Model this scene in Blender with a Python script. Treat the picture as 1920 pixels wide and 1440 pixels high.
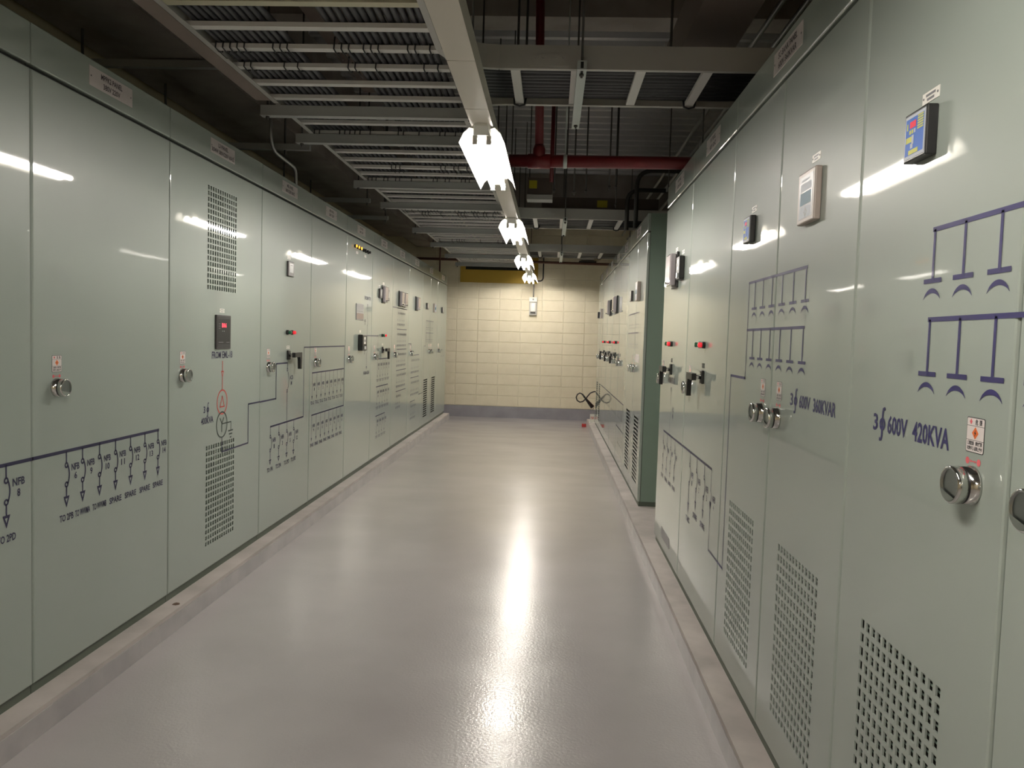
import bpy, bmesh, math, random
from mathutils import Vector, Matrix
random.seed(7)
PI = math.pi
scene = bpy.context.scene
col = scene.collection
for o in list(bpy.data.objects):
    bpy.data.objects.remove(o)

# ------------------------------------------------------------------ camera, world, exposure
def view_axes(yaw, pitch, roll):
    cy, sy, cp, sp = math.cos(yaw), math.sin(yaw), math.cos(pitch), math.sin(pitch)
    f = Vector((-sy*cp, cy*cp, -sp)); r = Vector((cy, sy, 0)); u = r.cross(f)
    cr, sr = math.cos(roll), math.sin(roll)
    return cr*r + sr*u, -sr*r + cr*u, f
cam = bpy.data.cameras.new('camera')
cam.sensor_fit = 'HORIZONTAL'; cam.sensor_width = 36.0; cam.lens = 1480/1920*36
cam.clip_start = 0.02; cam.clip_end = 100
camo = bpy.data.objects.new('camera', cam); col.objects.link(camo)
_r, _u, _f = view_axes(math.radians(2.7384), math.radians(3.2952), math.radians(1.752))
camo.matrix_world = Matrix(((_r.x, _u.x, -_f.x, 0), (_r.y, _u.y, -_f.y, 0), (_r.z, _u.z, -_f.z, 1.415), (0, 0, 0, 1)))
scene.camera = camo
world = bpy.data.worlds.new('world'); scene.world = world; world.use_nodes = True
world.node_tree.nodes['Background'].inputs[0].default_value = (0.02, 0.02, 0.02, 1)
world.node_tree.nodes['Background'].inputs[1].default_value = 0.0
scene.view_settings.view_transform = 'Standard'
scene.view_settings.look = 'None'
scene.view_settings.gamma = 1.0
scene.view_settings.use_curve_mapping = False
scene.view_settings.exposure = 0.0
TUBE_LIGHT = 117.0                       # emission of the fluorescent tubes
LIGHT_RGB = (1.0, 0.935, 0.85)

# ------------------------------------------------------------------ materials
MATS = {}
def mat(name, rgb, rough=0.5, metal=0.0, coat=0.0, coat_rough=0.05, emit=None, estr=0.0, spec=0.5):
    m = bpy.data.materials.new(name); m.use_nodes = True
    b = m.node_tree.nodes['Principled BSDF']
    b.inputs['Base Color'].default_value = (*rgb, 1)
    b.inputs['Roughness'].default_value = rough
    b.inputs['Metallic'].default_value = metal
    b.inputs['Coat Weight'].default_value = coat
    b.inputs['Coat Roughness'].default_value = coat_rough
    b.inputs['Specular IOR Level'].default_value = spec
    if emit:
        b.inputs['Emission Color'].default_value = (*emit, 1)
        b.inputs['Emission Strength'].default_value = estr
    MATS[name] = m
    return m
def bump(m, layers, coat=False):
    """layers: (scale, strength, distance, detail)"""
    nt = m.node_tree; b = nt.nodes['Principled BSDF']
    tc = nt.nodes.new('ShaderNodeTexCoord'); prev = None
    geo = nt.nodes.new('ShaderNodeNewGeometry')
    for sc, st, di, de in layers:
        n = nt.nodes.new('ShaderNodeTexNoise'); n.inputs['Scale'].default_value = sc; n.inputs['Detail'].default_value = de
        nt.links.new(geo.outputs['Position'], n.inputs['Vector'])
        bp = nt.nodes.new('ShaderNodeBump'); bp.inputs['Strength'].default_value = st; bp.inputs['Distance'].default_value = di
        nt.links.new(n.outputs['Fac'], bp.inputs['Height'])
        if prev: nt.links.new(prev.outputs[0], bp.inputs['Normal'])
        prev = bp
    nt.links.new(prev.outputs[0], b.inputs['Normal'])
    if coat: nt.links.new(prev.outputs[0], b.inputs['Coat Normal'])
def mottle(m, rgb1, rgb2, scale, detail=4, lo=0.35, hi=0.65, stretch=(1, 1, 1)):
    nt = m.node_tree; b = nt.nodes['Principled BSDF']
    geo = nt.nodes.new('ShaderNodeNewGeometry'); mp = nt.nodes.new('ShaderNodeMapping')
    mp.inputs['Scale'].default_value = stretch
    n = nt.nodes.new('ShaderNodeTexNoise'); n.inputs['Scale'].default_value = scale; n.inputs['Detail'].default_value = detail
    cr = nt.nodes.new('ShaderNodeValToRGB')
    cr.color_ramp.elements[0].position = lo; cr.color_ramp.elements[0].color = (*rgb1, 1)
    cr.color_ramp.elements[1].position = hi; cr.color_ramp.elements[1].color = (*rgb2, 1)
    nt.links.new(geo.outputs['Position'], mp.inputs['Vector']); nt.links.new(mp.outputs[0], n.inputs['Vector'])
    nt.links.new(n.outputs['Fac'], cr.inputs['Fac']); nt.links.new(cr.outputs[0], b.inputs['Base Color'])

green = mat('green_enamel', (0.325, 0.372, 0.332), 0.42, coat=1.0, coat_rough=0.035)
bump(green, [(1.3, 0.022, 0.05, 1), (14.0, 0.025, 0.003, 1)], coat=True)
mat('green_side', (0.20, 0.27, 0.22), 0.45)
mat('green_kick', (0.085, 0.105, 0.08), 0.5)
mat('dark_gap', (0.012, 0.013, 0.012), 0.8)
mat('vent_shade', (0.02, 0.02, 0.018), 0.8)
mat('navy', (0.022, 0.018, 0.105), 0.5, coat=0.2)
mat('navy_dark', (0.018, 0.016, 0.058), 0.5, coat=0.2)
mat('print_black', (0.02, 0.02, 0.025), 0.5)
mat('print_red', (0.55, 0.06, 0.05), 0.45, coat=0.5)
mat('print_green', (0.03, 0.05, 0.045), 0.45, coat=0.5)
mat('sticker_white', (0.72, 0.66, 0.64), 0.4)
mat('sticker_pink', (0.68, 0.12, 0.14), 0.4)
mat('sign_plate', (0.62, 0.56, 0.555), 0.35)
mat('sign_text', (0.035, 0.02, 0.03), 0.5)
mat('orange', (0.75, 0.16, 0.03), 0.4)
mat('chrome', (0.62, 0.62, 0.6), 0.12, metal=1.0)
mat('satin_chrome', (0.36, 0.37, 0.36), 0.3, metal=1.0)
mat('black_plastic', (0.012, 0.012, 0.013), 0.35)
mat('dark_plastic', (0.045, 0.04, 0.042), 0.35)
mat('grey_plastic', (0.16, 0.16, 0.17), 0.4)
mat('beige_plastic', (0.42, 0.36, 0.32), 0.4)
mat('tag_white', (0.8, 0.78, 0.72), 0.4)
mat('lcd_grey', (0.55, 0.56, 0.56), 0.15)
mat('glass_mask', (0.42, 0.38, 0.40), 0.08, coat=1.0)
mat('relay_bronze', (0.20, 0.13, 0.13), 0.3, coat=0.6)
mat('plate_grey', (0.30, 0.29, 0.29), 0.5)
mat('relay_grey', (0.28, 0.28, 0.30), 0.3)
mat('screen_blue', (0.035, 0.10, 0.34), 0.45, spec=0.15, emit=(0.05, 0.15, 0.5), estr=0.22)
mat('screen_yellow', (0.42, 0.42, 0.08), 0.45, spec=0.15, emit=(0.75, 0.75, 0.15), estr=0.12)
mat('screen_red', (0.55, 0.02, 0.045), 0.45, spec=0.15, emit=(0.9, 0.03, 0.08), estr=0.25)
mat('screen_pale', (0.40, 0.43, 0.47), 0.45, spec=0.15, emit=(0.6, 0.63, 0.68), estr=0.1)
mat('screen_teal', (0.03, 0.10, 0.15), 0.45, spec=0.15, emit=(0.05, 0.18, 0.26), estr=0.1)
mat('led_red', (0.9, 0.05, 0.08), 0.3, emit=(1.0, 0.03, 0.06), estr=3.0)
mat('lamp_red', (0.7, 0.02, 0.03), 0.15, coat=1, emit=(1.0, 0.03, 0.05), estr=0.55)
mat('lamp_green', (0.01, 0.12, 0.05), 0.15, coat=1)
mat('lamp_amber', (0.9, 0.45, 0.05), 0.2, emit=(1.0, 0.42, 0.04), estr=2.4)
floor_m = mat('floor_epoxy', (0.46, 0.425, 0.42), 0.3, coat=0.75, coat_rough=0.16)
mottle(floor_m, (0.385, 0.36, 0.36), (0.44, 0.415, 0.415), 1.6, 6)
_nt = floor_m.node_tree; _n = _nt.nodes.new('ShaderNodeTexNoise'); _n.inputs['Scale'].default_value = 2.2; _n.inputs['Detail'].default_value = 6
_mp = _nt.nodes.new('ShaderNodeMapping'); _mp.inputs['Scale'].default_value = (0.5, 1.3, 1); _g = _nt.nodes.new('ShaderNodeNewGeometry')
_mr = _nt.nodes.new('ShaderNodeMapRange'); _mr.inputs[1].default_value = 0.35; _mr.inputs[2].default_value = 0.68; _mr.inputs[3].default_value = 0.13; _mr.inputs[4].default_value = 0.25
_nt.links.new(_g.outputs['Position'], _mp.inputs['Vector']); _nt.links.new(_mp.outputs[0], _n.inputs['Vector']); _nt.links.new(_n.outputs['Fac'], _mr.inputs[0])
_nt.links.new(_mr.outputs[0], _nt.nodes['Principled BSDF'].inputs['Coat Roughness'])
bump(floor_m, [(2.2, 0.025, 0.02, 2), (85, 0.26, 0.003, 2)], coat=True)
kerb_m = mat('kerb_concrete', (0.45, 0.38, 0.33), 0.7)
mottle(kerb_m, (0.39, 0.355, 0.335), (0.52, 0.475, 0.45), 4.0, 7)
bump(kerb_m, [(40, 0.15, 0.004, 3)])
kerbp = mat('kerb_paint', (0.42, 0.40, 0.40), 0.4, coat=0.5, coat_rough=0.2)
mottle(kerbp, (0.37, 0.35, 0.355), (0.46, 0.435, 0.435), 6.0, 5)
block_m = mat('block_cream', (0.68, 0.61, 0.45), 0.75)
mottle(block_m, (0.73, 0.66, 0.495), (0.79, 0.72, 0.555), 7.0, 9, 0.3, 0.7)
bump(block_m, [(55, 0.35, 0.004, 4)])
mortar_m = mat('block_joint', (0.82, 0.76, 0.61), 0.8)
skirt_m = mat('skirt_grey', (0.28, 0.27, 0.30), 0.45)
mottle(skirt_m, (0.25, 0.24, 0.265), (0.31, 0.30, 0.33), 4.0, 5)
wallc = mat('wall_cream', (0.62, 0.54, 0.38), 0.8)
deck = mat('deck_metal', (0.42, 0.42, 0.43), 0.38, metal=0.85)
mottle(deck, (0.17, 0.17, 0.175), (0.34, 0.34, 0.35), 14.0, 5)  # pans darker than the ribs: shade between ribs put into the colour
bump(deck, [(22, 0.3, 0.01, 3)])
deckr_lit = mat('deck_rib', (0.50, 0.50, 0.51), 0.45, metal=0.5)  # lighter than the pans: lit rib undersides put into the colour
bump(deckr_lit, [(22, 0.25, 0.01, 3)])
beam_m = mat('beam_concrete', (0.30, 0.27, 0.24), 0.85)
mottle(beam_m, (0.26, 0.23, 0.20), (0.35, 0.315, 0.285), 3.0, 6)
duct_m = mat('duct_brown', (0.26, 0.21, 0.18), 0.7)
mat('tray_grey', (0.50, 0.49, 0.46), 0.5, metal=0.15)
mat('tray_rung', (0.72, 0.70, 0.67), 0.5, metal=0.0)
mat('tray_yellowed', (0.58, 0.55, 0.40), 0.5, metal=0.2)
mat('strut_grey', (0.42, 0.43, 0.42), 0.5, metal=0.2)
mat('strut_white', (0.55, 0.60, 0.58), 0.5, metal=0.2)
mat('rod_dark', (0.09, 0.085, 0.08), 0.5, metal=0.6)
mat('rod_rust', (0.13, 0.055, 0.04), 0.7)
mat('cable_dark', (0.055, 0.055, 0.062), 0.5)
mat('cable_black', (0.014, 0.014, 0.016), 0.45)
mat('pipe_red', (0.14, 0.008, 0.011), 0.45)
mat('conduit_steel', (0.35, 0.35, 0.34), 0.4, metal=0.7)
mat('conduit_black', (0.03, 0.028, 0.025), 0.5)
mat('trunk_cream', (0.66, 0.61, 0.53), 0.45)
mat('fixture_white', (0.80, 0.78, 0.72), 0.35)
mat('tube_glass', (0.9, 0.9, 0.88), 0.3, emit=LIGHT_RGB, estr=TUBE_LIGHT)
mat('yellow_paint', (0.46, 0.30, 0.035), 0.6)
mat('label_yellow', (0.55, 0.47, 0.03), 0.6)
mat('box_brown', (0.12, 0.09, 0.075), 0.6)
mat('box_pale', (0.50, 0.49, 0.47), 0.5)
mat('rubber_black', (0.014, 0.012, 0.010), 0.45)
mat('ext_red', (0.5, 0.03, 0.03), 0.25, coat=0.6)
mat('debris_brown', (0.10, 0.06, 0.04), 0.8)
mat('clear_cover', (0.72, 0.70, 0.66), 0.15)

# ------------------------------------------------------------------ mesh builder
class MB:
    def __init__(s): s.v = []; s.f = []; s.m = []; s.sm = []
    def add(s, vs, fs, mi=0, smooth=False):
        b = len(s.v); s.v += [tuple(p) for p in vs]
        for f in fs: s.f.append(tuple(b+i for i in f)); s.m.append(mi); s.sm.append(smooth)
        return s
    def box(s, x0, x1, y0, y1, z0, z1, mi=0):
        if x0 > x1: x0, x1 = x1, x0
        if y0 > y1: y0, y1 = y1, y0
        if z0 > z1: z0, z1 = z1, z0
        vs = [(x0,y0,z0),(x1,y0,z0),(x1,y1,z0),(x0,y1,z0),(x0,y0,z1),(x1,y0,z1),(x1,y1,z1),(x0,y1,z1)]
        return s.add(vs, [(0,3,2,1),(4,5,6,7),(0,1,5,4),(1,2,6,5),(2,3,7,6),(3,0,4,7)], mi)
    def bbox(s, x0, x1, y0, y1, z0, z1, r, mi=0, seg=2):
        """box with rounded edges"""
        bm = bmesh.new()
        bmesh.ops.create_cube(bm, size=1.0, matrix=Matrix.Translation(((x0+x1)/2,(y0+y1)/2,(z0+z1)/2)) @ Matrix.Diagonal((abs(x1-x0),abs(y1-y0),abs(z1-z0),1)))
        bmesh.ops.bevel(bm, geom=bm.edges[:], offset=r, segments=seg, profile=0.5, affect='EDGES')
        bm.verts.index_update()
        s.add([v.co for v in bm.verts], [[v.index for v in f.verts] for f in bm.faces], mi)
        bm.free(); return s
    def lathe(s, prof, c, axis='y', n=20, mi=0, smooth=True, mis=None):
        """prof: (radius, along) list; axis 'y' runs towards -Y as along grows"""
        b = len(s.v)
        for r, a in prof:
            for i in range(n):
                t = 2*PI*i/n; p, q = r*math.cos(t), r*math.sin(t)
                if axis == 'y': s.v.append((c[0]+p, c[1]-a, c[2]+q))
                elif axis == 'z': s.v.append((c[0]+p, c[1]+q, c[2]+a))
                else: s.v.append((c[0]+a, c[1]+p, c[2]+q))
        for k in range(len(prof)-1):
            for i in range(n):
                j = (i+1) % n
                s.f.append((b+k*n+i, b+k*n+j, b+(k+1)*n+j, b+(k+1)*n+i)); s.m.append(mis[k] if mis else mi); s.sm.append(smooth)
        s.f.append(tuple(b+i for i in range(n))[::-1]); s.m.append(mis[0] if mis else mi); s.sm.append(False)
        s.f.append(tuple(b+(len(prof)-1)*n+i for i in range(n))); s.m.append(mis[-1] if mis else mi); s.sm.append(False)
        return s
    def tube(s, pts, r, n=8, mi=0, radii=None):
        pts = [Vector(p) for p in pts]; b = len(s.v); prev = None
        for k, p in enumerate(pts):
            t = (pts[min(k+1, len(pts)-1)] - pts[max(k-1, 0)]).normalized()
            if prev is None:
                a = Vector((0,0,1)) if abs(t.z) < 0.9 else Vector((1,0,0))
                nx = t.cross(a).normalized()
            else:
                nx = (prev - t*prev.dot(t)).normalized()
            prev = nx; ny = t.cross(nx); rr = radii[k] if radii else r
            for i in range(n):
                q = 2*PI*i/n
                s.v.append(tuple(p + rr*(math.cos(q)*nx + math.sin(q)*ny)))
        for k in range(len(pts)-1):
            for i in range(n):
                j = (i+1) % n
                s.f.append((b+k*n+i, b+k*n+j, b+(k+1)*n+j, b+(k+1)*n+i)); s.m.append(mi); s.sm.append(True)
        s.f.append(tuple(b+i for i in range(n))[::-1]); s.m.append(mi); s.sm.append(False)
        s.f.append(tuple(b+(len(pts)-1)*n+i for i in range(n))); s.m.append(mi); s.sm.append(False)
        return s
    # flat print in the XZ plane, facing -Y
    def poly(s, pts, y, mi=0):
        return s.add([(p[0], y, p[1]) for p in pts], [tuple(range(len(pts)))], mi)
    def rect(s, x0, x1, z0, z1, y, mi=0):
        if x0 > x1: x0, x1 = x1, x0
        if z0 > z1: z0, z1 = z1, z0
        return s.poly([(x0,z0),(x1,z0),(x1,z1),(x0,z1)], y, mi)
    def line(s, x0, z0, x1, z1, w, y, mi=0):
        d = Vector((x1-x0, z1-z0)); d.normalize(); nx, nz = -d.y*w/2, d.x*w/2
        return s.poly([(x0-nx,z0-nz),(x1-nx,z1-nz),(x1+nx,z1+nz),(x0+nx,z0+nz)], y, mi)
    def path(s, pts, w, y, mi=0):
        for a, b in zip(pts[:-1], pts[1:]):
            dx, dz = b[0]-a[0], b[1]-a[1]; l = math.hypot(dx, dz) or 1; e = w/2/l
            s.line(a[0]-dx*e, a[1]-dz*e, b[0]+dx*e, b[1]+dz*e, w, y, mi)
        return s
    def arc(s, cx, cz, r, a0, a1, w, y, mi=0, n=8, sx=1.0):
        for i in range(n):
            t0, t1 = a0+(a1-a0)*i/n, a0+(a1-a0)*(i+1)/n
            P = lambda t, rr: (cx+sx*rr*math.cos(t), cz+rr*math.sin(t))
            s.poly([P(t0,r-w/2), P(t0,r+w/2), P(t1,r+w/2), P(t1,r-w/2)], y, mi)
        return s
    def tri(s, cx, ztop, ztip, hw, y, mi=0, hollow=0.0):
        if not hollow:
            return s.poly([(cx-hw,ztop),(cx,ztip),(cx+hw,ztop)], y, mi)
        c = (ztop*2+ztip)/3; k = hollow
        o = [(cx-hw,ztop),(cx,ztip),(cx+hw,ztop)]; i = [(cx+(p[0]-cx)*k, c+(p[1]-c)*k) for p in o]
        for a in range(3):
            b = (a+1) % 3; s.poly([o[a], o[b], i[b], i[a]], y, mi)
        return s
    def text(s, body, x, z, h, y, mi=0, w=None, align='c', sx=0.85):
        """cap height h, baseline z; w forces the width"""
        vs, fs, wd, x0 = glyphs(body); k = h/CAP
        kx = (w/wd) if w else k*sx
        off = x - x0*kx - (wd*kx/2 if align == 'c' else 0)
        return s.add([(off+p[0]*kx, y, z+p[1]*k) for p in vs], fs, mi)
    def build(s, name, mats, parent=None, loc=(0,0,0), rz=0.0):
        return place(name, s.mesh(name, mats), parent, loc, rz)
    def mesh(s, name, mats):
        me = bpy.data.meshes.new(name); me.from_pydata(s.v, [], s.f)
        for m in ([mats] if isinstance(mats, str) else mats): me.materials.append(MATS[m])
        me.polygons.foreach_set('material_index', s.m); me.polygons.foreach_set('use_smooth', s.sm)
        me.update(); return me
_GL = {}
def glyphs(body):
    if body in _GL: return _GL[body]
    cu = bpy.data.curves.new('lettering', 'FONT'); cu.body = body; cu.size = 1.0; cu.resolution_u = 2; cu.offset = 0.022
    ob = bpy.data.objects.new('lettering', cu); col.objects.link(ob)
    dg = bpy.context.evaluated_depsgraph_get(); dg.update()
    me = bpy.data.meshes.new_from_object(ob.evaluated_get(dg))
    vs = [(v.co.x, v.co.y) for v in me.vertices]; fs = [tuple(p.vertices) for p in me.polygons]
    bpy.data.objects.remove(ob); bpy.data.curves.remove(cu); bpy.data.meshes.remove(me)
    xs = [p[0] for p in vs] or [0, 1]
    _GL[body] = (vs, fs, max(max(xs)-min(xs), 1e-3), min(xs)); return _GL[body]
CAP = max(p[1] for p in glyphs('H')[0])

def place(name, mesh, parent=None, loc=(0,0,0), rz=0.0):
    o = bpy.data.objects.new(name, mesh); col.objects.link(o)
    o.location = loc; o.rotation_euler = (0, 0, rz)
    if parent: o.parent = parent
    return o
def tag(o, label, cat, group=None):
    o['label'] = label; o['category'] = cat
    if group: o['group'] = group
    return o
def thing(name, label, cat, loc=(0,0,0), rz=0.0, group=None):
    o = bpy.data.objects.new(name, None); col.objects.link(o); o.empty_display_size = 0.2
    o.location = loc; o.rotation_euler = (0, 0, rz)
    return tag(o, label, cat, group)
def structure(o, label=None):
    o['kind'] = 'structure'
    if label: o['label'] = label
    return o

# ------------------------------------------------------------------ room shell
YB, YF, XL, XR, ZC = 14.0, -3.2, -3.05, 2.15, 3.87
PL, PR = -1.797, 0.734                  # cabinet front planes
b = MB(); b.box(XL, XR, YF, YB, -0.1, 0.0)
structure(b.build('floor', 'floor_epoxy'))
b = MB(); b.box(XL-0.2, XR+0.2, YF-0.2, YB+0.2, ZC+0.08, ZC+0.25)
ceil = structure(b.build('ceiling', 'deck_metal'))
rib = MB()                              # trapezoid deck rib running across the room
rib.add([(XL,-0.06,0.08),(XL,0.06,0.08),(XL,0.03,0),(XL,-0.03,0),(XR,-0.06,0.08),(XR,0.06,0.08),(XR,0.03,0),(XR,-0.03,0)],
        [(0,1,2,3),(7,6,5,4),(3,2,6,7),(0,3,7,4),(2,1,5,6),(1,0,4,5)])
rm = rib.mesh('deck_rib', 'deck_rib')
y = -2.9
while y < 13.95:
    place('deck_rib', rm, ceil, (0, y, ZC)); y += 0.25
b = MB(); b.box(XL-0.2, XL, YF-0.2, YB+0.2, -0.1, ZC+0.1); structure(b.build('wall_left', 'wall_cream'))
b = MB(); b.box(XR, XR+0.2, YF-0.2, YB+0.2, -0.1, ZC+0.1); structure(b.build('wall_right', 'wall_cream'))
b = MB(); b.box(XL-0.2, XR+0.2, YF-0.2, YF, -0.1, ZC+0.1); structure(b.build('wall_front', 'wall_cream'))
b = MB(); b.box(XL-0.2, XR+0.2, YB, YB+0.2, -0.1, ZC+0.1); wb = structure(b.build('wall_back', 'block_joint'))
BW, BH = 0.378, 0.190
bk = MB(); bk.bbox(0.004, BW-0.004, -0.0075, 0.01, 0.004, BH-0.004, 0.003, seg=1)
bkm = bk.mesh('block', 'block_cream')
x = -3.20
ks = []
while x < XR-0.1:
    z = 0.203
    while z < 3.4:
        ks.append((x, z)); z += BH
    x += BW
for x, z in ks:
    o = place('block', bkm, wb, (x, YB-0.002*random.random(), z))
b = MB(); b.box(XL, XR, YB-0.014, YB-0.0005, 0.0, 0.20); structure(b.build('baseboard_back', 'skirt_grey'))
# plinths the cabinets stand on: bare concrete top, painted face
for nm, xa, xb, s in (('trim_1', -3.0, -1.712, 1), ('trim_2', 0.645, 2.1, -1)):
    b = MB(); face = xb if s > 0 else xa
    ye = 13.47 if s > 0 else 13.3
    b.box(xa, xb, YF+0.05, ye, 0.0, 0.10, 0)
    b.box(face - 0.001, face + s*0.004, YF+0.05, ye, 0.0, 0.082, 1)
    structure(b.build(nm, ['kerb_concrete', 'kerb_paint']), 'concrete plinth with a grey painted face under the %s cabinets' % ('left' if s > 0 else 'right'))

# ------------------------------------------------------------------ luminaires on their trunking
LX = -0.372
t = thing('lighting_trunking', 'long cream steel trunking above the aisle carrying the lamps', 'trunking', (LX, YF+0.2, 2.445))
y, k = YF+0.2, 0
b = MB(); b.box(-0.0525, 0.0525, 0, YB-0.02-(YF+0.2), 0.004, 0.085); b.build('body', 'trunk_cream', t)
ends = [YF+0.2, -0.6, 1.05, 3.0, 3.62, 5.6, 7.2, 8.55, 10.1, 11.5, 13.0, YB-0.02]
for a, c in zip(ends[:-1], ends[1:]):
    b = MB(); b.box(-0.0535, 0.0535, a-(YF+0.2)+0.0025, c-(YF+0.2)-0.0025, 0.0, 0.0045); b.build('cover', 'trunk_cream', t)
for yy in (0.4, 3.2, 6.2, 9.1, 12.1):
    b = MB(); b.tube([(0.02, yy-(YF+0.2), 0.085), (0.02, yy-(YF+0.2), ZC-2.445+0.01)], 0.005, 6); b.build('rod', 'rod_dark', t)
def luminaire():
    t = thing('fluorescent_fixture', '', 'light')
    b = MB(); b.box(-0.042, 0.042, 0, 1.24, -0.045, -0.0005)
    b.add([(-0.042,0,-0.0005),(0.042,0,-0.0005),(0.03,-0.05,-0.0005),(-0.03,-0.05,-0.0005),(-0.042,0,-0.045),(0.042,0,-0.045),(0.03,-0.05,-0.012),(-0.03,-0.05,-0.012)],
          [(4,5,6,7),(7,6,2,3),(4,7,3,0),(6,5,1,2)])
    b.build('spine', 'fixture_white', t)
    for s in (-1, 1):
        b = MB(); pr = [(0.040,-0.012),(0.062,-0.006),(0.091,-0.034),(0.112,-0.079),(0.114,-0.078),(0.093,-0.031),(0.062,-0.002),(0.040,-0.008)]
        n = len(pr); vs = [(s*p[0], 0.01, p[1]) for p in pr] + [(s*p[0], 1.23, p[1]) for p in pr]
        fs = [(i, (i+1) % n, n+(i+1) % n, n+i) for i in range(n)] + [tuple(range(n)), tuple(range(n, 2*n))]
        b.add(vs, fs); b.build('reflector', 'fixture_white', t)
    for s in (-1, 1):
        b = MB(); b.tube([(s*0.034, 0.045, -0.066), (s*0.034, 1.195, -0.066)], 0.0135, 10); tb = b.build('tube', 'tube_glass', t)
        for ya_, yb_ in ((0.026, 0.046), (1.194, 1.200)):
            c = MB(); c.tube([(s*0.034, ya_, -0.066), (s*0.034, yb_, -0.066)], 0.0139, 10); c.build('end_cap', 'satin_chrome', tb)
        for yy in (0.012, 1.20):
            c = MB(); c.box(s*0.034-0.012, s*0.034+0.012, yy, yy+0.014, -0.085, -0.044); c.build('lamp_holder', 'fixture_white', t)
    return t
def copy_tree(o, parent=None):
    c = o.copy(); col.objects.link(c); c.parent = parent
    for ch in list(o.children): copy_tree(ch, c)
    return c
L0 = luminaire()
for i, (yy, lb) in enumerate(((3.90, 'nearest lit twin-tube fluorescent lamp hanging over the middle of the aisle'),
                              (6.82, 'second lit twin-tube fluorescent lamp from the camera along the trunking'),
                              (9.72, 'third lit twin-tube fluorescent lamp along the trunking, second from the block wall'),
                              (12.36, 'lit twin-tube fluorescent lamp closest to the cream block wall'),
                              (0.15, 'assumed unseen fluorescent lamp overhead, added to light the near cabinets'),  # out of view, assumed; placed to brighten the near cabinets
                              (-2.6, 'assumed unseen fluorescent lamp behind the camera, added for its light'))):  # also unseen and assumed, added for light from behind
    o = L0 if i == 0 else copy_tree(L0)
    o.location = (LX, yy, 2.4449); tag(o, lb, 'light', 'twin-tube lamps along the aisle')

# ------------------------------------------------------------------ shared door furniture (local frame: X right, -Y out, Z up)
k = MB()
k.lathe([(0.034, 0.0), (0.034, 0.004), (0.0325, 0.006), (0.0325, 0.018), (0.030, 0.0185), (0.030, 0.021), (0.033, 0.022), (0.033, 0.036), (0.031, 0.039), (0.0285, 0.039), (0.027, 0.0355)],
        (0,0,0), n=28, mis=[0,0,0,2,2,2,0,0,0,1])
k.m[-1] = 1
k.add([(0.029*math.cos(a)*0.98, -0.0392, 0.029*math.sin(a)*0.98) for a in [PI*1.12+i*PI*0.62/8 for i in range(9)]] , [tuple(range(9))], 0)
KNOB = k.mesh('door_knob', ['chrome', 'satin_chrome', 'black_plastic'])
k = MB(); yy = -0.0006                    # danger sticker
def rrect(mb, hw, z0, z1, r, y, mi):
    pts = []
    for cx, cz, a in ((hw-r, z0+r, -PI/2), (hw-r, z1-r, 0), (-hw+r, z1-r, PI/2), (-hw+r, z0+r, PI)):
        for i in range(4): pts.append((cx+r*math.cos(a+i*PI/6), cz+r*math.sin(a+i*PI/6)))
    mb.poly(pts, y, mi)
rrect(k, 0.0285, -0.0005, 0.0605, 0.003, -0.0004, 1)
rrect(k, 0.0272, 0.0008, 0.0592, 0.003, -0.0007, 0)
k.rect(-0.0272, 0.0272, 0.0455, 0.0462, -0.0009, 1); k.rect(-0.0272, 0.0272, 0.0208, 0.0215, -0.0009, 1)
k.poly([(-0.0150,0.0475),(-0.0105,0.0527),(-0.0150,0.0580),(-0.0195,0.0527)], -0.0009, 2)
k.text('危', 0.003, 0.0488, 0.0075, -0.0009, 1, w=0.0085); k.text('險', 0.0165, 0.0488, 0.0075, -0.0009, 1, w=0.0085)
k.poly([(0,0.0228),(0.0105,0.0335),(0,0.0445),(-0.0105,0.0335)], -0.0009, 3)
k.poly([(0.002,0.0405),(-0.0035,0.0330),(-0.0003,0.0330),(-0.0025,0.0265),(0.0036,0.0345),(0.0004,0.0345)], -0.0011, 1)
k.text('感電危險　請勿觸摸', 0, 0.0130, 0.0055, -0.0009, 1, w=0.046); k.text('非經許可人員禁止操作', 0, 0.0040, 0.0055, -0.0009, 1, w=0.048)
WARN = k.mesh('danger_sticker', ['sticker_white', 'print_black', 'sticker_pink', 'orange'])
k = MB()                                  # red turn-direction sticker above each knob
for s in (-1, 1):
    k.poly([(s*0.018+0.0062*math.cos(i*PI/6), 0.0062*math.sin(i*PI/6)) for i in range(12)], -0.0006, 0)
    k.poly([(s*0.0105,0.0),(s*0.0055,-0.0028),(s*0.0055,0.0028)][::s], -0.0006, 0)
k.rect(-0.006, 0.006, -0.001, 0.001, -0.0006, 0)
TURN = k.mesh('turn_sticker', 'sticker_pink')
k = MB(); k.rect(-0.03, 0.03, 0.011, 0.021, -0.001); k.rect(-0.03, 0.03, -0.001, 0.009, -0.001)
k.box(-0.03, 0.03, -0.001, 0, 0.011, 0.021); k.box(-0.03, 0.03, -0.001, 0, -0.001, 0.009)
k.rect(-0.02, 0.02, 0.0145, 0.0175, -0.0012, 1); k.rect(-0.018, 0.018, 0.0025, 0.0055, -0.0012, 1)
TAGS = k.mesh('name_tag', ['tag_white', 'grey_plastic'])
k = MB(); k.box(-0.035, 0.035, -0.0012, 0, 0.0, 0.022); k.lathe([(0.0025,0),(0.0025,0.001)], (-0.029,-0.0012,0.011), n=8, mi=1); k.lathe([(0.0025,0),(0.0025,0.001)], (0.029,-0.0012,0.011), n=8, mi=1)
k.rect(-0.02, 0.02, 0.0125, 0.0175, -0.0016, 1); k.rect(-0.015, 0.015, 0.004, 0.009, -0.0016, 1)
TAGP = k.mesh('name_tag', ['tag_white', 'grey_plastic'])
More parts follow.
